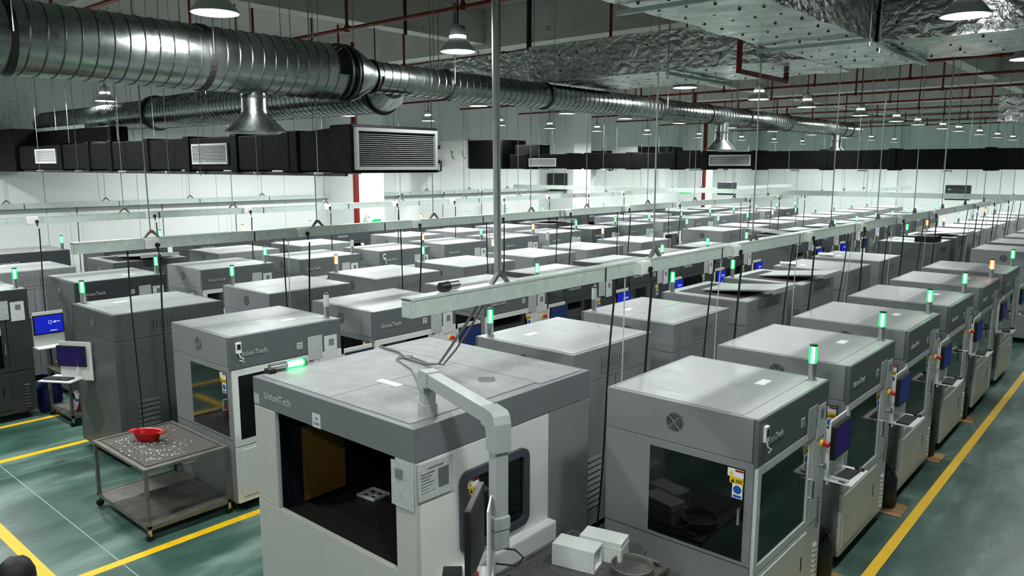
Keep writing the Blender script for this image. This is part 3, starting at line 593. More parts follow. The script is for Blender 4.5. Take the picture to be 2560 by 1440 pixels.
for y in (4.87, 16.8, 24.6): hood(y, .34 if y < 6 else .2, t)
for y in (1.2, 2.35, 4.2, 7.9, 10.2, 13.9, 18.0, 22, 25.6):
    for s_ in (-1, 1):
        rd = .36 if y < 6 else .22
        wp('hanger_rod', MB().tube([(DX + s_ * rd, y + .02, DZ), (DX + s_ * rd, y + .02, ZC)], .006, 6), 'steel', t)
t = thing('spiral_duct', 'galvanised spiral branch duct crossing from the left wall to the main duct', 'duct', (-15, 7.4, 5.0))
SZ = 5.3
wp('duct_section', spiral('x', 7.4, SZ, -22.6, -16.3, .285, .13), ['duct_galv', 'duct_seam'], t)
wp('duct_section', spiral('x', 7.4, SZ, -16.3, -8.9, .315, .13), ['duct_galv', 'duct_seam'], t)
wp('flange', MB().ring((-16.3, 7.4, SZ), (1, 0, 0), .28, .36, .08, 40), 'duct_seam', t)
wp('end_cap', MB().tube([(-22.75, 7.4, SZ), (-22.55, 7.4, SZ)], .295, 40), 'duct_galv', t)
wp('flange', MB().ring((-9.0, 7.4, SZ), (1, 0, 0), .31, .35, .04, 40), 'duct_seam', t)
wp('take_off', MB().tube([(-8.98, 7.4, SZ), (-8.7, 7.3, SZ - .01), (-8.36, 7.1, SZ)], [.315, .27, .17], 32), 'duct_galv', t)
for x in (-21, -18.5, -16.2, -13.5, -11):
    for s_ in (-1, 1): wp('hanger_rod', MB().tube([(x, 7.4 + s_ * .35, SZ), (x, 7.4 + s_ * .35, ZC)], .006, 6), 'steel', t)

# ------------------------------------------------------------------ foil-wrapped ducts
def foil(x0, x1, y0, y1, z0, z1, res=.1, amp=.016):
    bm = bmesh.new()
    def grid(o, u, v, nu, nv):
        vs = [[bm.verts.new(Vector(o) + Vector(u) * (i / nu) + Vector(v) * (j / nv)) for j in range(nv + 1)] for i in range(nu + 1)]
        for i in range(nu):
            for j in range(nv): bm.faces.new((vs[i][j], vs[i + 1][j], vs[i + 1][j + 1], vs[i][j + 1]))
    dx, dy, dz = x1 - x0, y1 - y0, z1 - z0; nx, ny, nz = [max(2, int(d / res)) for d in (dx, dy, dz)]
    grid((x0, y0, z0), (0, dy, 0), (dx, 0, 0), ny, nx); grid((x0, y0, z1), (dx, 0, 0), (0, dy, 0), nx, ny)
    grid((x0, y0, z0), (dx, 0, 0), (0, 0, dz), nx, nz); grid((x0, y1, z0), (0, 0, dz), (dx, 0, 0), nz, nx)
    grid((x0, y0, z0), (0, 0, dz), (0, dy, 0), nz, ny); grid((x1, y0, z0), (0, dy, 0), (0, 0, dz), ny, nz)
    bmesh.ops.remove_doubles(bm, verts=bm.verts, dist=1e-4)
    for v in bm.verts:
        p = v.co.copy(); d = noise.noise_vector(p * 2.3) * amp + noise.noise_vector(p * 6.1) * amp * .5; v.co = p + d
    bmesh.ops.recalc_face_normals(bm, faces=bm.faces)
    q = MB(); bm.verts.index_update(); q.v = [tuple(v.co) for v in bm.verts]
    for f in bm.faces:
        q.face([v.index for v in f.verts], 0, True)
        if abs(f.normal.z) > .6 and f.calc_center_median().z < (z0 + z1) / 2: q.m[-1] = 1
    bm.free(); return q
t = thing('foil_duct', 'silver foil wrapped rectangular duct with side branches under the ceiling', 'duct', (-3.6, 8, 5.7))
wp('main_run', foil(-3.88, -2.8, -4.8, 11.75, 5.6, 6.45), ['foil', 'foil_flat'], t)
wp('branch', foil(-2.78, 4.5, 9.52, 11.4, 5.6, 6.45), ['foil', 'foil_flat'], t)
wp('branch', foil(-8.6, -3.9, 10.3, 12.1, 5.6, 6.2), ['foil', 'foil_flat'], t)
wp('branch', foil(-12.1, -8.62, 10.4, 11.9, 5.64, 6.18), ['foil', 'foil_flat'], t)
pin = MB().tube([(0, 0, .01), (0, 0, -.008)], [.013, .015], 8).mesh('insulation_pin', 'duct_seam')
ro = root_loc(t)
random.seed(3)
for k in range(4):
    for j in range(20):
        put('insulation_pin', pin, t, (-3.75 + .27 * k + random.uniform(-.05, .05) - ro.x, 3.4 + .42 * j + random.uniform(-.05, .05) - ro.y, 5.598 - ro.z))
for x in [-8.4 + .42 * k for k in range(11)]:
    for y in (10.55, 11.0, 11.5, 11.9): put('insulation_pin', pin, t, (x + random.uniform(-.05, .05) - ro.x, y - ro.y, 5.598 - ro.z))
    for z in (5.77, 6.02): put('insulation_pin', pin, t, (x + random.uniform(-.08, .08) - ro.x, 10.3 - ro.y, z - ro.z), (-PI / 2, 0, 0))
for x in [-2.6 + .4 * k for k in range(8)]:
    for y in (9.8, 10.2, 10.7, 11.1): put('insulation_pin', pin, t, (x - ro.x, y + random.uniform(-.08, .08) - ro.y, 5.598 - ro.z))
    for z in (5.8, 6.2): put('insulation_pin', pin, t, (x - ro.x, 9.52 - ro.y, z - ro.z), (-PI / 2, 0, 0))
for (xa, ya, yb_, z) in ((-5.85, 10.15, 12.25, 5.53), (-2.74, 9.4, 11.5, 5.53), (-10.8, 10.25, 12.05, 5.57)):
    wp('hanger_bar', MB().box(xa - .025, xa + .025, ya, yb_, z, z + .05), 'galv', t)
    for yy in (ya + .03, yb_ - .03): wp('hanger_rod', MB().tube([(xa, yy, z - .06), (xa, yy, ZC)], .008, 6), 'steel', t)
for (ya) in (3.0, 6.0, 9.0):
    wp('hanger_bar', MB().box(-3.99, -2.7, ya - .02, ya + .02, 5.54, 5.58), 'galv', t)
    for xx in (-3.96, -2.72): wp('hanger_rod', MB().tube([(xx, ya, 5.5), (xx, ya, ZC)], .008, 6), 'steel', t)
t = thing('foil_duct', 'short foil wrapped duct end hanging at the right edge', 'duct', (-1.5, 16.3, 5.0))
wp('main_run', foil(-2.6, 3.5, 16.0, 17.0, 5.0, 5.45), ['foil', 'foil_flat'], t)
for xx in (-2.3, -.5, 2): wp('hanger_rod', MB().tube([(xx, 16.5, 5.4), (xx, 16.5, ZC)], .008, 6), 'steel', t)

# ------------------------------------------------------------------ black insulated ducts with grilles
def grille_y(parent, x0, x1, z0, z1, y, n):
    g = wp('grille', MB().frame('y', x0, x1, z0, z1, .03, y - .03, y), 'grille_white', parent)
    wp('grille_back', MB().box(x0 + .02, x1 - .02, y - .006, y, z0 + .02, z1 - .02), 'pit_black', g)
    h = (z1 - z0 - .06) / n
    for k in range(n):
        zz = z0 + .03 + h * (k + .5); wp('slat', MB().poly([(x0 + .03, y - .026, zz - h * .28), (x0 + .03, y - .026, zz - h * .1), (x0 + .03, y - .01, zz + h * .3), (x0 + .03, y - .01, zz + h * .12)], (x1 - x0 - .06, 0, 0)), 'grille_white', g)
def seg_run(parent, xs, y0, y1, z0, z1):
    for a, b in zip(xs[:-1], xs[1:]):
        L_ = b - a
        if L_ < .3: wp('joint_collar', MB().box(a, b, y0 - .025, y1 + .025, z0 - .03, z1 + .03), 'insul_black', parent, .025)
        else: wp('duct_segment', MB().box(a - .02, b + .02, y0, y1, z0, z1), 'insul_black', parent, .02)
t = thing('insulated_duct', 'black insulated air duct with large louvred end grille at left', 'duct', (-14, 6.4, 4.14))
seg_run(t, [-20.6, -18.32, -17.95, -17.93, -16.66, -16.45, -15.6, -15.38, -14.0, -13.8, -12.5, -12.3, -11.0, -10.8, -9.6, -9.4, -9.2], 6.1, 6.65, 4.15, 4.66)
q = MB(); q.poly([(-9.2, 6.1, 4.15), (-9.2, 6.1, 4.66), (-9.2, 6.65, 4.66), (-9.2, 6.65, 4.15)], (.001, 0, 0)); k = len(q.v)
q.v += [(-9.2, 6.1, 4.15), (-9.2, 6.1, 4.66), (-9.2, 6.65, 4.66), (-9.2, 6.65, 4.15), (-8.5, 6.12, 4.16), (-8.5, 6.12, 4.7), (-8.5, 7.58, 4.68), (-8.5, 7.58, 4.14)]
for a, b in ((0, 1), (1, 2), (2, 3), (3, 0)): q.face([k + a, k + b, k + 4 + b, k + 4 + a])
wp('transition', q, 'insul_black', t)
wp('grille_box', MB().box(-8.5, -8.03, 6.1, 7.62, 4.12, 4.74), 'insul_black', t, .03)
g = wp('end_grille', MB().frame('x', 6.14, 7.56, 4.16, 4.7, .045, -8.03, -7.98), 'grille_grey', t)
wp('grille_back', MB().box(-8.03, -8.02, 6.17, 7.53, 4.19, 4.67), 'pit_black', g)
for k in range(17):
    zz = 4.215 + .0265 * k; wp('slat', MB().poly([(-8.02, 6.19, zz + .008), (-7.995, 6.19, zz + .002), (-7.995, 6.19, zz + .006), (-8.02, 6.19, zz + .012)], (0, 1.32, 0)), 'grille_grey', g)
grille_y(t, -19.5, -18.25, 4.27, 4.58, 6.1, 12)
grille_y(t, -12.2, -11.08, 4.24, 4.56, 6.1, 12)
wp('under_rail', MB().box(-20.5, -8.2, 6.12, 6.16, 4.08, 4.12), 'black_pipe', t)
for x in (-19.2, -17, -14.9, -13, -11.9, -10.2, -8.7):
    wp('hanger_rod', MB().tube([(x, 6.05, 4.06), (x, 6.05, ZC)], .006, 6), 'steel', t); wp('hanger_rod', MB().tube([(x, 6.7, 4.06), (x, 6.7, ZC)], .006, 6), 'steel', t)
    wp('hanger_bar', MB().box(x - .02, x + .02, 6.0, 6.75, 4.1, 4.13), 'galv', t)
t = thing('air_handler', 'black clad air handling box by left wall behind the duct', 'air handler', (-18, 7.4, 4.1))
wp('plenum', MB().box(-21.4, -16.9, 6.7, 7.06, 4.08, 5.04), 'insul_black', t, .02)
wp('unit', MB().box(-23.4, -21.3, 6.2, 7.06, 4.08, 5.1), 'insul_black', t, .02)
wp('top_tray', MB().box(-22.8, -18.3, 6.72, 7.04, 5.04, 5.12), 'galv', t)
for x in (-22.5, -20, -17): wp('hanger_rod', MB().tube([(x, 6.72, 4.05), (x, 6.72, ZC)], .008, 6), 'steel', t)
t = thing('insulated_duct', 'long black insulated air duct crossing the hall with white grilles', 'duct', (-7, 21.3, 4.15))
xs = [-18.4, -17.74, -17.55, -15.85, -15.65, -15.13, -14.9, -13.5, -13.3, -11.9, -11.7, -10.84, -10.62, -9.29, -9.05, -7.4, -7.2, -5.7, -5.5, -3.6, -3.35, -1.4, -1.2, 1.2]
seg_run(t, xs, 21.0, 21.6, 4.15, 4.64)
grille_y(t, -17.5, -16.3, 4.22, 4.5, 21.0, 9); grille_y(t, -10.6, -9.32, 4.24, 4.55, 21.0, 9)
for x in (-17, -14.3, -11.2, -8.2, -6.4, -4.4, -2.6, -.5):
    for y in (20.93, 21.68): wp('hanger_rod', MB().tube([(x, y, 4.06), (x, y, ZC)], .007, 6), 'steel', t)
    wp('hanger_bar', MB().box(x - .02, x + .02, 20.9, 21.72, 4.1, 4.13), 'galv', t)
def ahu(y, label):
    t = thing('air_handler', label, 'air handler', (-21, y + .6, 4.2))
    wp('unit', MB().box(-22.7, -20.45, y, y + 1.3, 4.2, 5.2), 'white_paint', t, .01)
    for x in (-21.35, -20.75): wp('handle', MB().tube([(x, y, 4.75), (x - .02, y - .06, 4.8), (x + .06, y - .06, 4.55), (x + .08, y, 4.52)], .02, 6), 'black_plastic', t)
    wp('edge_frame', MB().box(-20.52, -20.45, y - .01, y + 1.31, 4.15, 5.25), 'charcoal', t)
    wp('plenum', MB().box(-20.45, -18.75, y - .02, y + 1.3, 4.13, 5.18), 'insul_black', t, .015)
    wp('plenum_tail', MB().box(-18.75, -17.6, y + .66, y + 1.3, 4.14, 5.0), 'insul_black', t, .015)
    for z in (4.4, 4.95): wp('water_pipe', MB().tube([(-23.5, y - .1, z), (-22.2, y - .1, z), (-22.0, y - .1, z)], .07, 10), 'black_pipe', t)
    wp('drain_trap', MB().tube([(-22.2, y - .1, 4.4), (-21.9, y - .1, 4.4), (-21.9, y - .1, 4.05), (-22.1, y - .1, 4.02), (-22.1, y - .1, 4.2)], .045, 8), 'black_pipe', t)
    for x in (-22.5, -20.6, -18.9): wp('hanger_rod', MB().tube([(x, y - .03, 4.1), (x, y - .03, ZC)], .008, 6), 'steel', t)
ahu(21.0, 'white air handling unit with black plenum beside the left wall'); ahu(33.0, 'distant white air handling unit behind the second wall pillar'); ahu(46.0, 'farthest white air handling unit near the end wall')

# ------------------------------------------------------------------ fire pipes
def pipe_thing(label, pts, r, drops=()):
    t = thing('fire_pipe', label, 'pipe', pts[0])
    wp('pipe_run', MB().tube(pts, r, 10), 'red_pipe', t)
    for (x, y, z0, z1) in drops:
        wp('riser', MB().tube([(x, y, z0), (x, y, z1)], r * .8, 8), 'red_pipe', t)
        wp('coupling', MB().tube([(x, y, z0 - .05), (x, y, z0 + .06)], r * 1.35, 8), 'red_pipe', t)
    return t
for i, y in enumerate((5.0, 8.72, 12.75, 16.4, 20, 23.6, 27.4, 31.4, 35.5, 40, 45, 49.6)):
    pipe_thing('red fire pipe across the ceiling, %s from the viewer' % ORD[i], [(XW + .1, y, 6.62), (XR, y, 6.62)], .036, [(x, y, 6.62, ZC - .02) for x in (-20.5, -17.2, -14.6, -11.5, -8.6, -6.0, -3.3, -1.0)])
pipe_thing('red fire main running lengthways below the branch pipes', [(-12.5, 9.5, 5.72), (-12.5, 40, 5.72)], .05, [(-12.5, y, 5.72, 6.6) for y in (9.6, 16.4, 23.6, 31.4)])
pipe_thing('short red pipe elbow under the foil duct', [(-4.6, 9.85, 6.62), (-4.6, 9.85, 5.46), (-4.62, 11.5, 5.46), (-4.62, 11.5, 5.59)], .04)
for i, (x, y) in enumerate(((-22.0 + .11, 16.78), (-22.0 + .11, 42.8))):
    t = thing('fire_riser', 'thick red fire riser pipe on the %s wall pillar' % ('near' if i == 0 else 'far'), 'pipe', (x, y, 0))
    wp('pipe_run', MB().tube([(x, y, 0), (x, y, ZC)], .1, 16), 'red_pipe', t)
    wp('pipe_clamp', MB().ring((x, y, 1.3), (0, 0, 1), .1, .13, .05, 16), 'red_pipe', t); wp('valve', MB().tube([(x, y, .8), (x + .3, y + .05, .8)], .06, 10), 'red_pipe', t)
for i, (x, y) in enumerate(((-9.1, 10.9), (-14.4, 10.0), (-13.0, 12.9), (-10.6, 9.3))):
    single('conduit_drop', MB().tube([(x, y, 6.3 if i == 0 else 6.5), (x, y, ZC)], .03 if i else .045, 8), 'black_pipe', 'dark vertical conduit dropping from ceiling, %s from the big duct' % ORD[i], 'conduit', 'dark ceiling conduits')

# ------------------------------------------------------------------ cable trunking
obx = MB().box(-.005, .075, -.085, .085, -.065, .065, 0).box(.075, .078, -.07, .07, -.05, .05, 1).mesh('outlet_box', ['st_white', 'white_paint'], 0)
plug = MB().tube([(.06, 0, 0), (.1, 0, -.005)], .03, 10).tube([(.085, 0, 0), (.095, 0, -.05), (.095, 0, -.1)], [.018, .014, .008], 8).mesh('plug', 'black_rubber')
def trunk(label, X, y0, y1, z, rods, boxes, w=.1, h=.145, pipe_first=False, cables=()):
    t = thing('cable_trunking', label, 'cable trunking', (X, y0, z))
    y = y0; k = 0
    while y < y1 - .05:
        y2 = min(y + 2.45, y1)
        wp('trunking_section', MB().box(X - w / 2, X + w / 2, y + .003, y2 - .003, z, z + h - .012).box(X - w / 2 - .006, X + w / 2 + .006, y + .003, y2 - .003, z + h - .02, z + h), 'galv', t)
        if y2 < y1 - .1: wp('coupling_plate', MB().box(X - w / 2 - .004, X + w / 2 + .004, y2 - .012, y2 + .012, z - .004, z + h - .02), 'duct_seam', t)
        y = y2
    wp('end_cap', MB().box(X - w / 2 + .006, X + w / 2 - .006, y0 - .002, y0 + .002, z + .006, z + h - .03), 'galv', t)
    for i, yr in enumerate(rods):
        r_ = .03 if (pipe_first and i == 0) else .009
        o = wp('hanger_rod', MB().tube([(X, yr, z + h + .05), (X, yr - (.05 if i == 0 else .02), ZC)], r_, 8), 'steel', t)
        wp('hanger_bracket', MB().poly([(X, yr - .11, z + h), (X, yr - .02, z + h + .1), (X, yr + .02, z + h + .1), (X, yr + .11, z + h), (X, yr + .08, z + h), (X, yr, z + h + .07), (X, yr - .08, z + h)], (.035, 0, 0)), 'dull_steel', o)
    ro = root_loc(t)
    for yb in boxes:
        o = put('outlet_box', obx, t, (X + w / 2 - ro.x, yb - ro.y, z + .075 - ro.z)); put('plug', plug, o, (0, .06, -.02))
    return t
T1 = [4.53, 6.95, 9.4, 12.3, 14.7, 17.2, 19.6, 22, 24.4, 26.8, 29.2, 31.6, 34, 36.4]
trunk('galvanised cable trunking above the two right-hand machine rows', -4.1, 3.55, 40.0, 3.13, T1, [6.61, 8.71, 11.14, 13.5, 15.89, 18.44, 22.9, 25.2, 27.5, 29.8, 32.1, 34.4], pipe_first=True)
trunk('galvanised cable trunking above the third and fourth machine rows', -10.25, 3.5, 42, 3.13, [4.47, 7.07, 9.57, 12.35, 14.34, 17, 19.5, 22, 24.5, 27, 29.5, 32, 34.5], [4.43, 6.74, 9.06, 11.28, 13.51, 15.9, 18.39, 22.8, 25.1, 27.4, 29.7, 32, 34.3])
trunk('galvanised cable trunking above the fifth and sixth machine rows', -16.3, 2.4, 42, 3.13, [4.2, 6.6, 9, 11.5, 14, 16.5, 19, 21.5, 24, 26.5, 29, 31.5, 34], [4.9, 7.1, 9.3, 11.5, 13.7, 15.9, 18.1, 20.4, 22.7, 25, 27.3, 29.6, 31.9])
trunk('galvanised trunking along the left wall, near part', -23.4, 2, 16.65, 3.08, [4, 6.5, 9, 11.5, 14], [])
trunk('galvanised trunking along the left wall, far part', -23.4, 18.15, 29.6, 3.08, [19, 21.5, 24, 26.5, 29], [20, 22.3, 24.6])
t = thing('cable_trunking', 'galvanised cable trunking crossing all rows at the mid-hall gap', 'cable trunking', (-10, 25.6, 3.28))
x = -22.2
while x < 4:
    x2 = min(x + 2.45, 4); wp('trunking_section', MB().box(x + .003, x2 - .003, 25.55, 25.65, 3.28, 3.44), 'galv', t); x = x2
for x in (-20, -15, -12, -7.5, -2): wp('hanger_rod', MB().tube([(x, 25.6, 3.44), (x, 25.6, ZC)], .01, 6), 'steel', t)
# power cables dropping to the machines
random.seed(11)
def cable(X, y, z, zend, r=.012, m='black_rubber', dx=.0, lab='', grp='power cables from the trunking'):
    pts = []; n_ = 10; ph = random.uniform(0, 6)
    for k in range(n_ + 1):
        f = k / n_; pts.append((X + dx * f + .012 * math.sin(ph + f * 7), y + .03 * math.sin(ph + f * 5) * f, z + (zend - z) * f))
    single('power_cable', MB().tube(pts, r, 6), m, lab, 'cable', grp)
for i, y in enumerate([6.69, 8.79, 11.22, 13.58, 15.97, 18.52, 22.98, 25.28, 27.58, 29.88]):
    cable(-3.955, y, 3.05, .05 + .02, .013, dx=-.1, lab='black power cable hanging from the right trunking, %s along it' % ORD[i])
    cable(-4.1, y - .42, 3.13, .3, .010, dx=-.2, lab='thin black cable below the right trunking, %s along it' % ORD[i])
    cable(-4.06, y - .32, 3.13, .3, .006, 'cable_white', dx=-.1, lab='thin white cable below the right trunking, %s along it' % ORD[i], grp='white cables from the trunking')
for i, y in enumerate([4.51, 6.82, 9.14, 11.36, 13.59, 15.98, 18.47, 22.88, 25.18, 27.48]):
    cable(-10.105, y, 3.05, .3, .013, dx=-.1, lab='black power cable hanging from the middle trunking, %s along it' % ORD[i])
    cable(-10.25, y - .35, 3.13, .3, .010, lab='thin black cable below the middle trunking, %s along it' % ORD[i])
    if i % 2: cable(-10.22, y - .3, 3.13, .3, .006, 'cable_white', lab='thin white cable below the middle trunking, %s along it' % ORD[i], grp='white cables from the trunking')
for i, y in enumerate([4.98, 7.18, 9.38, 11.58, 13.78, 15.98, 18.18, 20.48, 22.78, 25.08]):
    cable(-16.155, y, 3.05, .3, .013, dx=-.05, lab='black power cable hanging from the fifth-row trunking, %s along it' % ORD[i])
for i, y in enumerate([8.2, 10.6, 13, 20, 22.4, 24.8]): cable(-23.4, y, 3.08, .3, .012, lab='dark cable below the left wall trunking, %s along it' % ORD[i])

# ------------------------------------------------------------------ wheeled carts
def cart(label, x0, x1, y0, y1, h, shelf=.15, sheet=True):
    t = thing('steel_cart', label, 'cart', ((x0 + x1) / 2, (y0 + y1) / 2, 0))
    wp('top_tray', MB().box(x0, x1, y0, y1, h - .03, h - .012), 'dull_steel', t)
    wp('top_mat', MB().box(x0 + .07, x1 - .12, y0 + .07, y1 - .05, h - .012, h), 'cart_top', t)
    wp('rim', MB().frame('z', x0, x1, y0, y1, .035, h - .012, h + .004), 'dull_steel', t)
    wp('lower_shelf', MB().box(x0 + .02, x1 - .02, y0 + .02, y1 - .02, shelf, shelf + .025), 'dull_steel', t)
    wp('shelf_frame', MB().frame('z', x0, x1, y0, y1, .04, shelf - .02, shelf + .03), 'dull_steel', t)
    for a in (x0, x1 - .04):
        for b in (y0, y1 - .04):
            wp('leg', MB().box(a, a + .04, b, b + .04, shelf, h - .03), 'dull_steel', t)
            c = wp('caster', MB().box(a + .0, a + .04, b + .005, b + .035, .06, shelf - .02), 'steel', t)
            wp('wheel', MB().tube([(a + .005, b + .02, .045), (a + .035, b + .02, .045)], .045, 14), 'black_rubber', c)
    wp('pull_handle', MB().tube([(x1 + .0, (y0 + y1) / 2 - .08, h - .02), (x1 + .05, (y0 + y1) / 2 - .06, h - .03), (x1 + .05, (y0 + y1) / 2 + .06, h - .03), (x1, (y0 + y1) / 2 + .08, h - .02)], .007, 6), 'steel', t)
    return t
cart('steel cart with grimy resin-stained top in front of the aisle printer', -9.85, -8.4, 3.4, 4.4, .85)
# scattered resin crumbs on the cart top (too many to count)
random.seed(5); q = MB()
for k in range(230):
    x, y, s_ = random.uniform(-9.7, -8.6), random.gauss(3.75, .2), random.uniform(.003, .011)
    if not 3.48 < y < 4.32: continue
    q.box(-s_, s_, -s_ * .6, s_ * .6, 0, s_ * .5, 0, Matrix.Translation((x, y, .85)) @ Matrix.Rotation(random.uniform(0, 6), 4, 'Z'))
tag(single('resin_crumbs', q, 'resin_white', 'scattered white resin crumbs on the grimy cart top', 'debris'), kind='stuff')
t = thing('plastic_basket', 'red oval plastic basket on the grimy steel cart', 'basket', (-9.35, 3.86, .85), R(28))
def oval(rx, ry, z, n=32): return [(rx * math.copysign(abs(math.cos(2 * PI * k / n)) ** .75, math.cos(2 * PI * k / n)), ry * math.copysign(abs(math.sin(2 * PI * k / n)) ** .75, math.sin(2 * PI * k / n)), z) for k in range(n)]
q = MB(); rings = [oval(.12, .07, 0), oval(.135, .085, .02), oval(.17, .105, .11), oval(.19, .12, .115), oval(.19, .12, .122), oval(.165, .1, .115), oval(.13, .08, .02), oval(.1, .06, .008)]
for r_ in rings: q.v += r_
for i in range(len(rings) - 1):
    for j in range(32): q.face([i * 32 + j, i * 32 + (j + 1) % 32, (i + 1) * 32 + (j + 1) % 32, (i + 1) * 32 + j], 0, True)
q.face(list(range(31, -1, -1))); q.face([7 * 32 + j for j in range(32)])
part('bowl', q, 'red_bin', t); part('handle_tab', MB().box(.17, .24, -.05, .05, .112, .124), 'red_bin', t, .004); part('handle_tab', MB().box(-.24, -.17, -.05, .05, .112, .124), 'red_bin', t, .004)
# near cart between the big printer and the aisle row
cart('steel cart with ribbed dirty top beside the big printer', -3.98, -2.95, 4.35, 5.42, .85)
mat('dark_grid', (84, 84, 83), 0.55, var=0.6, vscale=50, bump=0.5, bscale=70)
single('rubber_grid', MB().box(-3.9, -3.1, 4.42, 5.35, .851, .862), 'dark_grid', 'dark gridded mat with resin crumbs on the near cart', 'mat')
def block(c, ex, label, hollow):
    t = thing('printed_block', label, 'printed block', (c[0], c[1], .862), math.atan2(ex[1], ex[0]))
    L_, w_, h_ = .19, .1, .19
    if hollow:
        part('shell', MB().box(-L_, L_, -w_, -w_ + .02, 0, h_).box(-L_, L_, w_ - .02, w_, 0, h_).box(-L_, L_, -w_ + .02, w_ - .02, 0, .02).box(-L_, L_, -w_ + .02, w_ - .02, h_ - .02, h_), 'resin_white', t)
        part('back_plate', MB().box(-L_, -L_ + .03, -w_ + .02, w_ - .02, .02, h_ - .02).box(L_ - .05, L_ - .03, -w_ + .02, w_ - .02, .02, h_ - .02), 'resin_white', t)
    else: part('shell', MB().poly([(-L_, -w_, 0), (L_, -w_, 0), (L_, w_, 0), (-L_, w_, 0)], (0, 0, h_)).box(-L_ - .004, L_ + .004, -w_ - .004, w_ + .004, h_ * .7, h_ * .73), 'resin_white', t)
    return t
block((-3.56, 4.93), (.97, .24), 'white open-ended resin block nearest the big printer on the near cart', True)
block((-3.47, 5.2), (.97, .24), 'white closed resin block behind the open-ended one on the near cart', False)
t = thing('round_sieve', 'round dark sieve pan on the near cart', 'sieve', (-3.13, 5.12, .862))
part('rim', MB().lathe([(.17, 0), (.175, .0), (.18, .075), (.172, .078), (.166, .07), (.165, .0)], n=36), 'dull_steel', t); part('mesh', MB().lathe([(.0001, .02), (.166, .02), (.166, .024), (.0001, .024)], n=36), 'dark_grid', t)
part('handle', MB().tube([(0, .17, .06), (-.03, .25, .05), (-.05, .3, .05)], .008, 6), 'steel', t)
single('steel_rod', MB().tube([(-3.36, 5.36, .875), (-3.02, 5.38, .875)], .012, 8), 'steel', 'thin steel rod at the back of the near cart', 'rod')
# far left cart and clutter
cart('small steel cart with dark mesh top between the fourth and fifth rows', -14.22, -13.25, 4.3, 5.1, .85)
mat('speckle', (96, 92, 88), 0.7, var=0.7, vscale=70)
single('mesh_tray', MB().box(-14.15, -13.35, 4.4, 5.0, .852, .9), 'speckle', 'speckled mesh tray on the small steel cart', 'tray')
single('wooden_handle', MB().tube([(-14.1, 4.42, .93), (-13.9, 4.55, .93)], [.022, .026], 10).tube([(-13.9, 4.55, .93), (-13.7, 4.68, .92)], [.02, .012], 10), 'orange_wood', 'orange wooden tool handle on the mesh tray', 'tool')
t = thing('plastic_bucket', 'white bucket with blue band on the small cart shelf', 'bucket', (-13.5, 4.6, .18))
part('bucket_body', MB().lathe([(.0001, 0), (.12, 0), (.145, .3), (.152, .3), (.152, .32), (.138, .32), (.115, .02), (.0001, .02)], n=28), 'white_paint', t); part('band', MB().lathe([(.137, .17), (.139, .17), (.142, .22), (.140, .22)], n=28), 'st_blue', t)
q = MB().lathe([(.0001, 0), (.17, .0), (.2, .1), (.2, .35), (.15, .48), (.06, .55), (.04, .6), (.07, .64), (.0001, .63)], n=20)
q.v = [(x + .025 * noise.noise(Vector((x * 7, y * 7, z * 5))), y + .025 * noise.noise(Vector((y * 7, z * 7, x * 5))), z) for x, y, z in q.v]
t = thing('plastic_bag', 'blue plastic sack on the floor beside the small cart', 'bag', (-14.62, 4.42, 0)); part('sack', q, 'blue_bag', t); part('tag', MB().box(.12, .19, -.06, .0, .4, .47), 'st_white', t)
q = MB()
for i in range(13):
    for j in range(4):
        q.v.append((-13.21 + .02 * math.sin(i * .9 + j), 4.5 + j * .09 - .012 * i, .84 - .05 * i))
for i in range(12):
    for j in range(3): q.face([i * 4 + j, i * 4 + j + 1, i * 4 + 5 + j, i * 4 + 4 + j], 0, True)
c_ = single('hanging_cloth', q, 'red_cloth', 'dark red cloth hanging from the small cart edge', 'cloth'); md = c_.modifiers.new('thick', 'SOLIDIFY'); md.thickness = .01
# monitor stand in front of the second-left printer
t = thing('monitor_stand', 'white monitor bracket with purple screen beside the grey left printer', 'monitor', (-11.9, 3.9, 0))
wp('back_plate', obox(MB(), (-11.76, 3.94), (.75, .45), .26, .008, 1.16, 1.72), 'white_paint', t); wp('tray', obox(MB(), (-11.85, 3.78), (.8, .5), .26, .18, 1.18, 1.195), 'white_paint', t)
mn = wp('monitor', obox(MB(), (-11.8, 3.9), (.75, .45), .23, .02, 1.36, 1.66), 'black_plastic', t); wp('screen', obox(MB(), (-11.79, 3.879), (.75, .45), .215, .002, 1.375, 1.645), 'screen_dim', mn)
wp('wall_bracket', MB().box(-11.8, -11.7, 3.93, 4.1, 1.25, 1.5), 'white_paint', t)
single('keyboard', obox(MB(), (-11.85, 3.72), (.8, .5), .2, .07, 1.195, 1.215), 'black_plastic', 'black keyboard on the tray of the purple-screen stand', 'keyboard', 'keyboards')
# keyboards and mice on the aisle trays
KB = MB(); KB.box(-.07, .07, -.19, .19, 0, .014)
for r_ in range(5):
    for c_ in range(13): KB.box(-.06 + .025 * r_, -.04 + .025 * r_, -.18 + .0275 * c_, -.157 + .0275 * c_, .014, .02, 1)
kbm = KB.mesh('keyboard', ['black_plastic', 'charcoal'])
msm = MB().lathe([(.0001, .0), (.03, .0), (.033, .012), (.022, .03), (.0001, .036)], n=14); msm.v = [(x * 1.5, y * .95, z) for x, y, z in msm.v]; msm = msm.mesh('mouse', 'black_plastic')
for i in range(6):
    m_ = mach[(0, i)]; x, y = m_.location.x + hx, m_.location.y + hy
    o = put('keyboard', kbm, None, (x + .14, y + .22, 1.2), (0, 0, R(-4 + 3 * i))); tag(o, 'black keyboard on the tray of the %s printer by the aisle line' % ORD[i], 'keyboard', 'keyboards')
    o = put('mouse', msm, None, (x + .2, y + .46, 1.2), (0, 0, R(10 * i))); tag(o, 'black mouse on the tray of the %s printer by the aisle line' % ORD[i], 'mouse', 'mice')
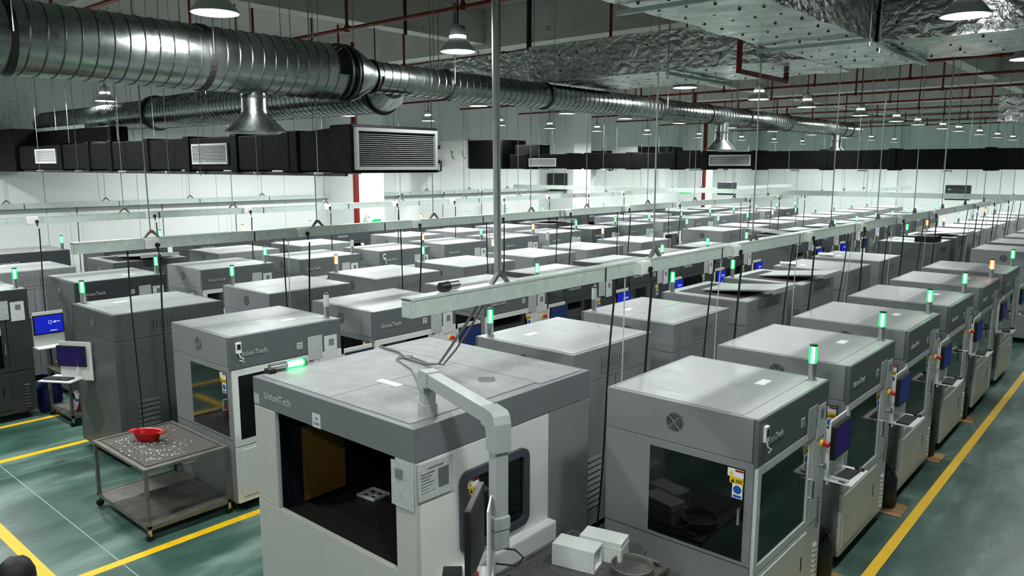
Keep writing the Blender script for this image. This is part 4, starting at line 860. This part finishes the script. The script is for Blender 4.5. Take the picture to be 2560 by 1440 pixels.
single('plastic_wrap', MB().box(-2.33 + .02, -2.33 + .2, 7.34, 7.38, 1.2, 1.23), 'sleeve', 'crumpled clear wrap beside the nearest aisle keyboard', 'wrap')
# cardboard sheets and canisters in the gaps of the aisle row
for i, (x, y) in enumerate(((-2.33, 7.42), (-2.3, 9.65), (-2.36, 11.9), (-2.36, 14.15))):
    single('cardboard_sheet', MB().box(x - .3, x + .13, y - .0, y + .4, .002, .012), 'cardboard', 'flattened cardboard sheet on the floor in the %s gap of the aisle row' % ORD[i], 'cardboard', 'cardboard sheets in the aisle gaps')
    q = MB().lathe([(.0001, 0), (.11, 0), (.13, .03), (.13, .36), (.1, .44), (.05, .47), (.045, .52), (.0001, .52)], (0, 0, 0), 18)
    t = thing('canister', 'dark plastic canister standing in the %s gap of the aisle row' % ORD[i], 'canister', (x - .12, y + .24, .012), 0, 'canisters in the aisle gaps'); part('can_body', q, 'black_plastic', t); part('handle', MB().tube([(.06, 0, .44), (.09, 0, .52), (.02, 0, .52)], .012, 6), 'black_plastic', t)
# odd items
single('black_case', MB().box(-5.35, -4.85, 22.75, 23.5, 2.206, 2.36), 'pit_black', 'black box on top of the fan-sided printer in the second row', 'box', bevel=.01)
t = thing('web_camera', 'small black and silver camera lying on the nearest trunking end', 'camera', (-4.1, 3.95, 3.275)); part('tube', MB().tube([(0, .12, .04), (0, .02, .04)], .035, 12), 'steel', t); part('lens_head', MB().tube([(0, .02, .04), (0, -.06, .038)], [.04, .036], 12), 'black_plastic', t)
single('wall_cabinet', MB().box(-12.6, -12.0, 25.66, 25.95, 3.22, 3.66), 'charcoal', 'dark grey junction box on the crossing trunking', 'junction box', bevel=.01)
t = thing('control_box', 'dark grey control box standing on the crossing trunking at right', 'control box', (-5.0, 25.72, 3.24)); part('case', MB().box(-.32, .32, -.05, .2, 0, .44), 'charcoal', t, .01); part('door_panel', MB().box(-.29, .29, -.055, -.05, .03, .35), 'frame_slate', t); part('status_light', MB().box(-.24, -.17, -.06, -.055, .3, .33), 'exit_green', t)
for i, (x, y, z) in enumerate(((-18.7, 34.6, 2.9), (-21.85, 17.5, 2.08))):
    t = thing('exit_sign', 'green illuminated exit sign ' + ('hanging over the wall side aisle' if i == 0 else 'on the red-piped pillar'), 'exit sign', (x, y, z), R(-40) if i == 0 else 0); part('sign_body', MB().box(-.02, .02, -.3, .3, 0, .26), 'exit_green', t)
    q = MB().poly([(.02, .02, .1), (.02, .16, .1), (.02, .16, .06), (.02, .24, .13), (.02, .16, .2), (.02, .16, .16), (.02, .02, .16)], (.003, 0, 0)).box(.02, .023, -.2, -.16, .05, .2); part('pictogram', q, 'st_white', t)
    if i == 0: part('hanger', MB().tube([(0, 0, .26), (0, 0, ZC - z)], .008, 6), 'steel', t)
    else: part('bracket', MB().box(-.15, -.02, -.05, .05, .1, .2), 'steel', t)
t = thing('wall_speaker', 'white wall speaker above the exit sign on the pillar', 'speaker', (-21.88, 17.3, 2.42)); part('mount', MB().box(-.12, -.02, -.05, .05, 0, .1), 'white_paint', t); part('horn', MB().tube([(-.02, 0, .05), (.22, -.12, .0)], [.09, .14], 16), 'white_paint', t)

# ------------------------------------------------------------------ person at the lower left (only the head's crown reaches the frame)
def person(loc, rz):
    t = thing('person', 'person with short black hair standing at the lower left, mostly out of view', 'person', loc, rz)
    J = [((0, 0, .95), .15), ((0, 0, 1.15), .14), ((0, 0, 1.36), .155), ((0, 0, 1.45), .075), ((0, 0, 1.5), .06), ((0, .01, 1.57), .085), ((0, .01, 1.64), .085),
         ((.2, 0, 1.38), .06), ((.27, .02, 1.12), .047), ((.28, .1, .88), .036), ((-.2, 0, 1.38), .06), ((-.27, .02, 1.12), .047), ((-.28, .1, .88), .036),
         ((.1, 0, .86), .095), ((.11, .01, .48), .065), ((.11, -.02, .09), .045), ((.11, .12, .04), .04), ((-.1, 0, .86), .095), ((-.11, .01, .48), .065), ((-.11, -.02, .09), .045), ((-.11, .12, .04), .04),
         ((.28, .14, .8), .03), ((-.28, .14, .8), .03)]
    E_ = [(0, 1), (1, 2), (2, 3), (3, 4), (4, 5), (5, 6), (2, 7), (7, 8), (8, 9), (2, 10), (10, 11), (11, 12), (0, 13), (13, 14), (14, 15), (15, 16), (0, 17), (17, 18), (18, 19), (19, 20), (9, 21), (12, 22)]
    for hv, sx in ((21, 1), (22, -1)):
        hp = J[hv][0]
        for fx, fy, ln in ((-.03, -.012, .075), (-.012, .0, .085), (.008, .004, .08), (.026, .0, .065), (-.03, .04, .05)):
            k_ = len(J); J.append(((hp[0] + sx * fx, hp[1] + fy, hp[2] - ln * .55), .009)); J.append(((hp[0] + sx * fx * 1.1, hp[1] + fy + .02, hp[2] - ln), .0075)); E_ += [(hv, k_), (k_, k_ + 1)]
    me = bpy.data.meshes.new('body'); me.from_pydata([j[0] for j in J], E_, [])
    for m_ in ('jacket', 'skin', 'trousers'): me.materials.append(MAT[m_])
    o = put('body', me, t); md = o.modifiers.new('skin', 'SKIN'); lay = me.skin_vertices[0] if me.skin_vertices else None
    if lay is None:
        bm = bmesh.new(); bm.from_mesh(me); bm.verts.layers.skin.verify(); bm.to_mesh(me); bm.free(); lay = me.skin_vertices[0]
    for d_, (p_, r_) in zip(lay.data, J): d_.radius = (r_, r_ * .85)
    lay.data[0].use_root = True
    sb = o.modifiers.new('smooth', 'SUBSURF'); sb.levels = 2; sb.render_levels = 2
    C.update_tag(); bpy.context.view_layer.update()
    dg = bpy.context.evaluated_depsgraph_get(); m2 = bpy.data.meshes.new_from_object(o.evaluated_get(dg)); o.modifiers.clear(); o.data = m2; m2.name = 'body'
    m2.materials.clear()
    for m_ in ('jacket', 'skin', 'trousers'): m2.materials.append(MAT[m_])
    for p_ in m2.polygons: z = p_.center.z; p_.material_index = 1 if (z > 1.46 or (abs(p_.center.x) > .22 and z < .9)) else (2 if z < .92 else 0); p_.use_smooth = True
    q = MB().lathe([(.0001, .135), (.05, .125), (.085, .09), (.105, .03), (.105, -.02), (.09, -.06)], (0, -.005, 1.6), 22)
    q.v = [(x + .008 * noise.noise(Vector((x, y, z)) * 40), y * 1.12 + .008 * noise.noise(Vector((y, z, x)) * 40), z + .01 * noise.noise(Vector((z, x, y)) * 45)) for x, y, z in q.v]
    part('hair', q, 'hair', t)
    for s_ in (-1, 1): part('eye', MB().lathe([(.0001, .012), (.012, .0), (.0001, -.012)], (s_ * .033, .092, 1.6), 8), 'st_black', t); part('ear', MB().box(s_ * .088 - .008, s_ * .088 + .008, -.015, .02, 1.56, 1.62), 'skin', t, .004)
    part('nose', MB().poly([(-.014, .085, 1.56), (.014, .085, 1.56), (0, .085, 1.6)], (0, .028, -.004)), 'skin', t)
person((-5.38, 1.33, 0), R(200))
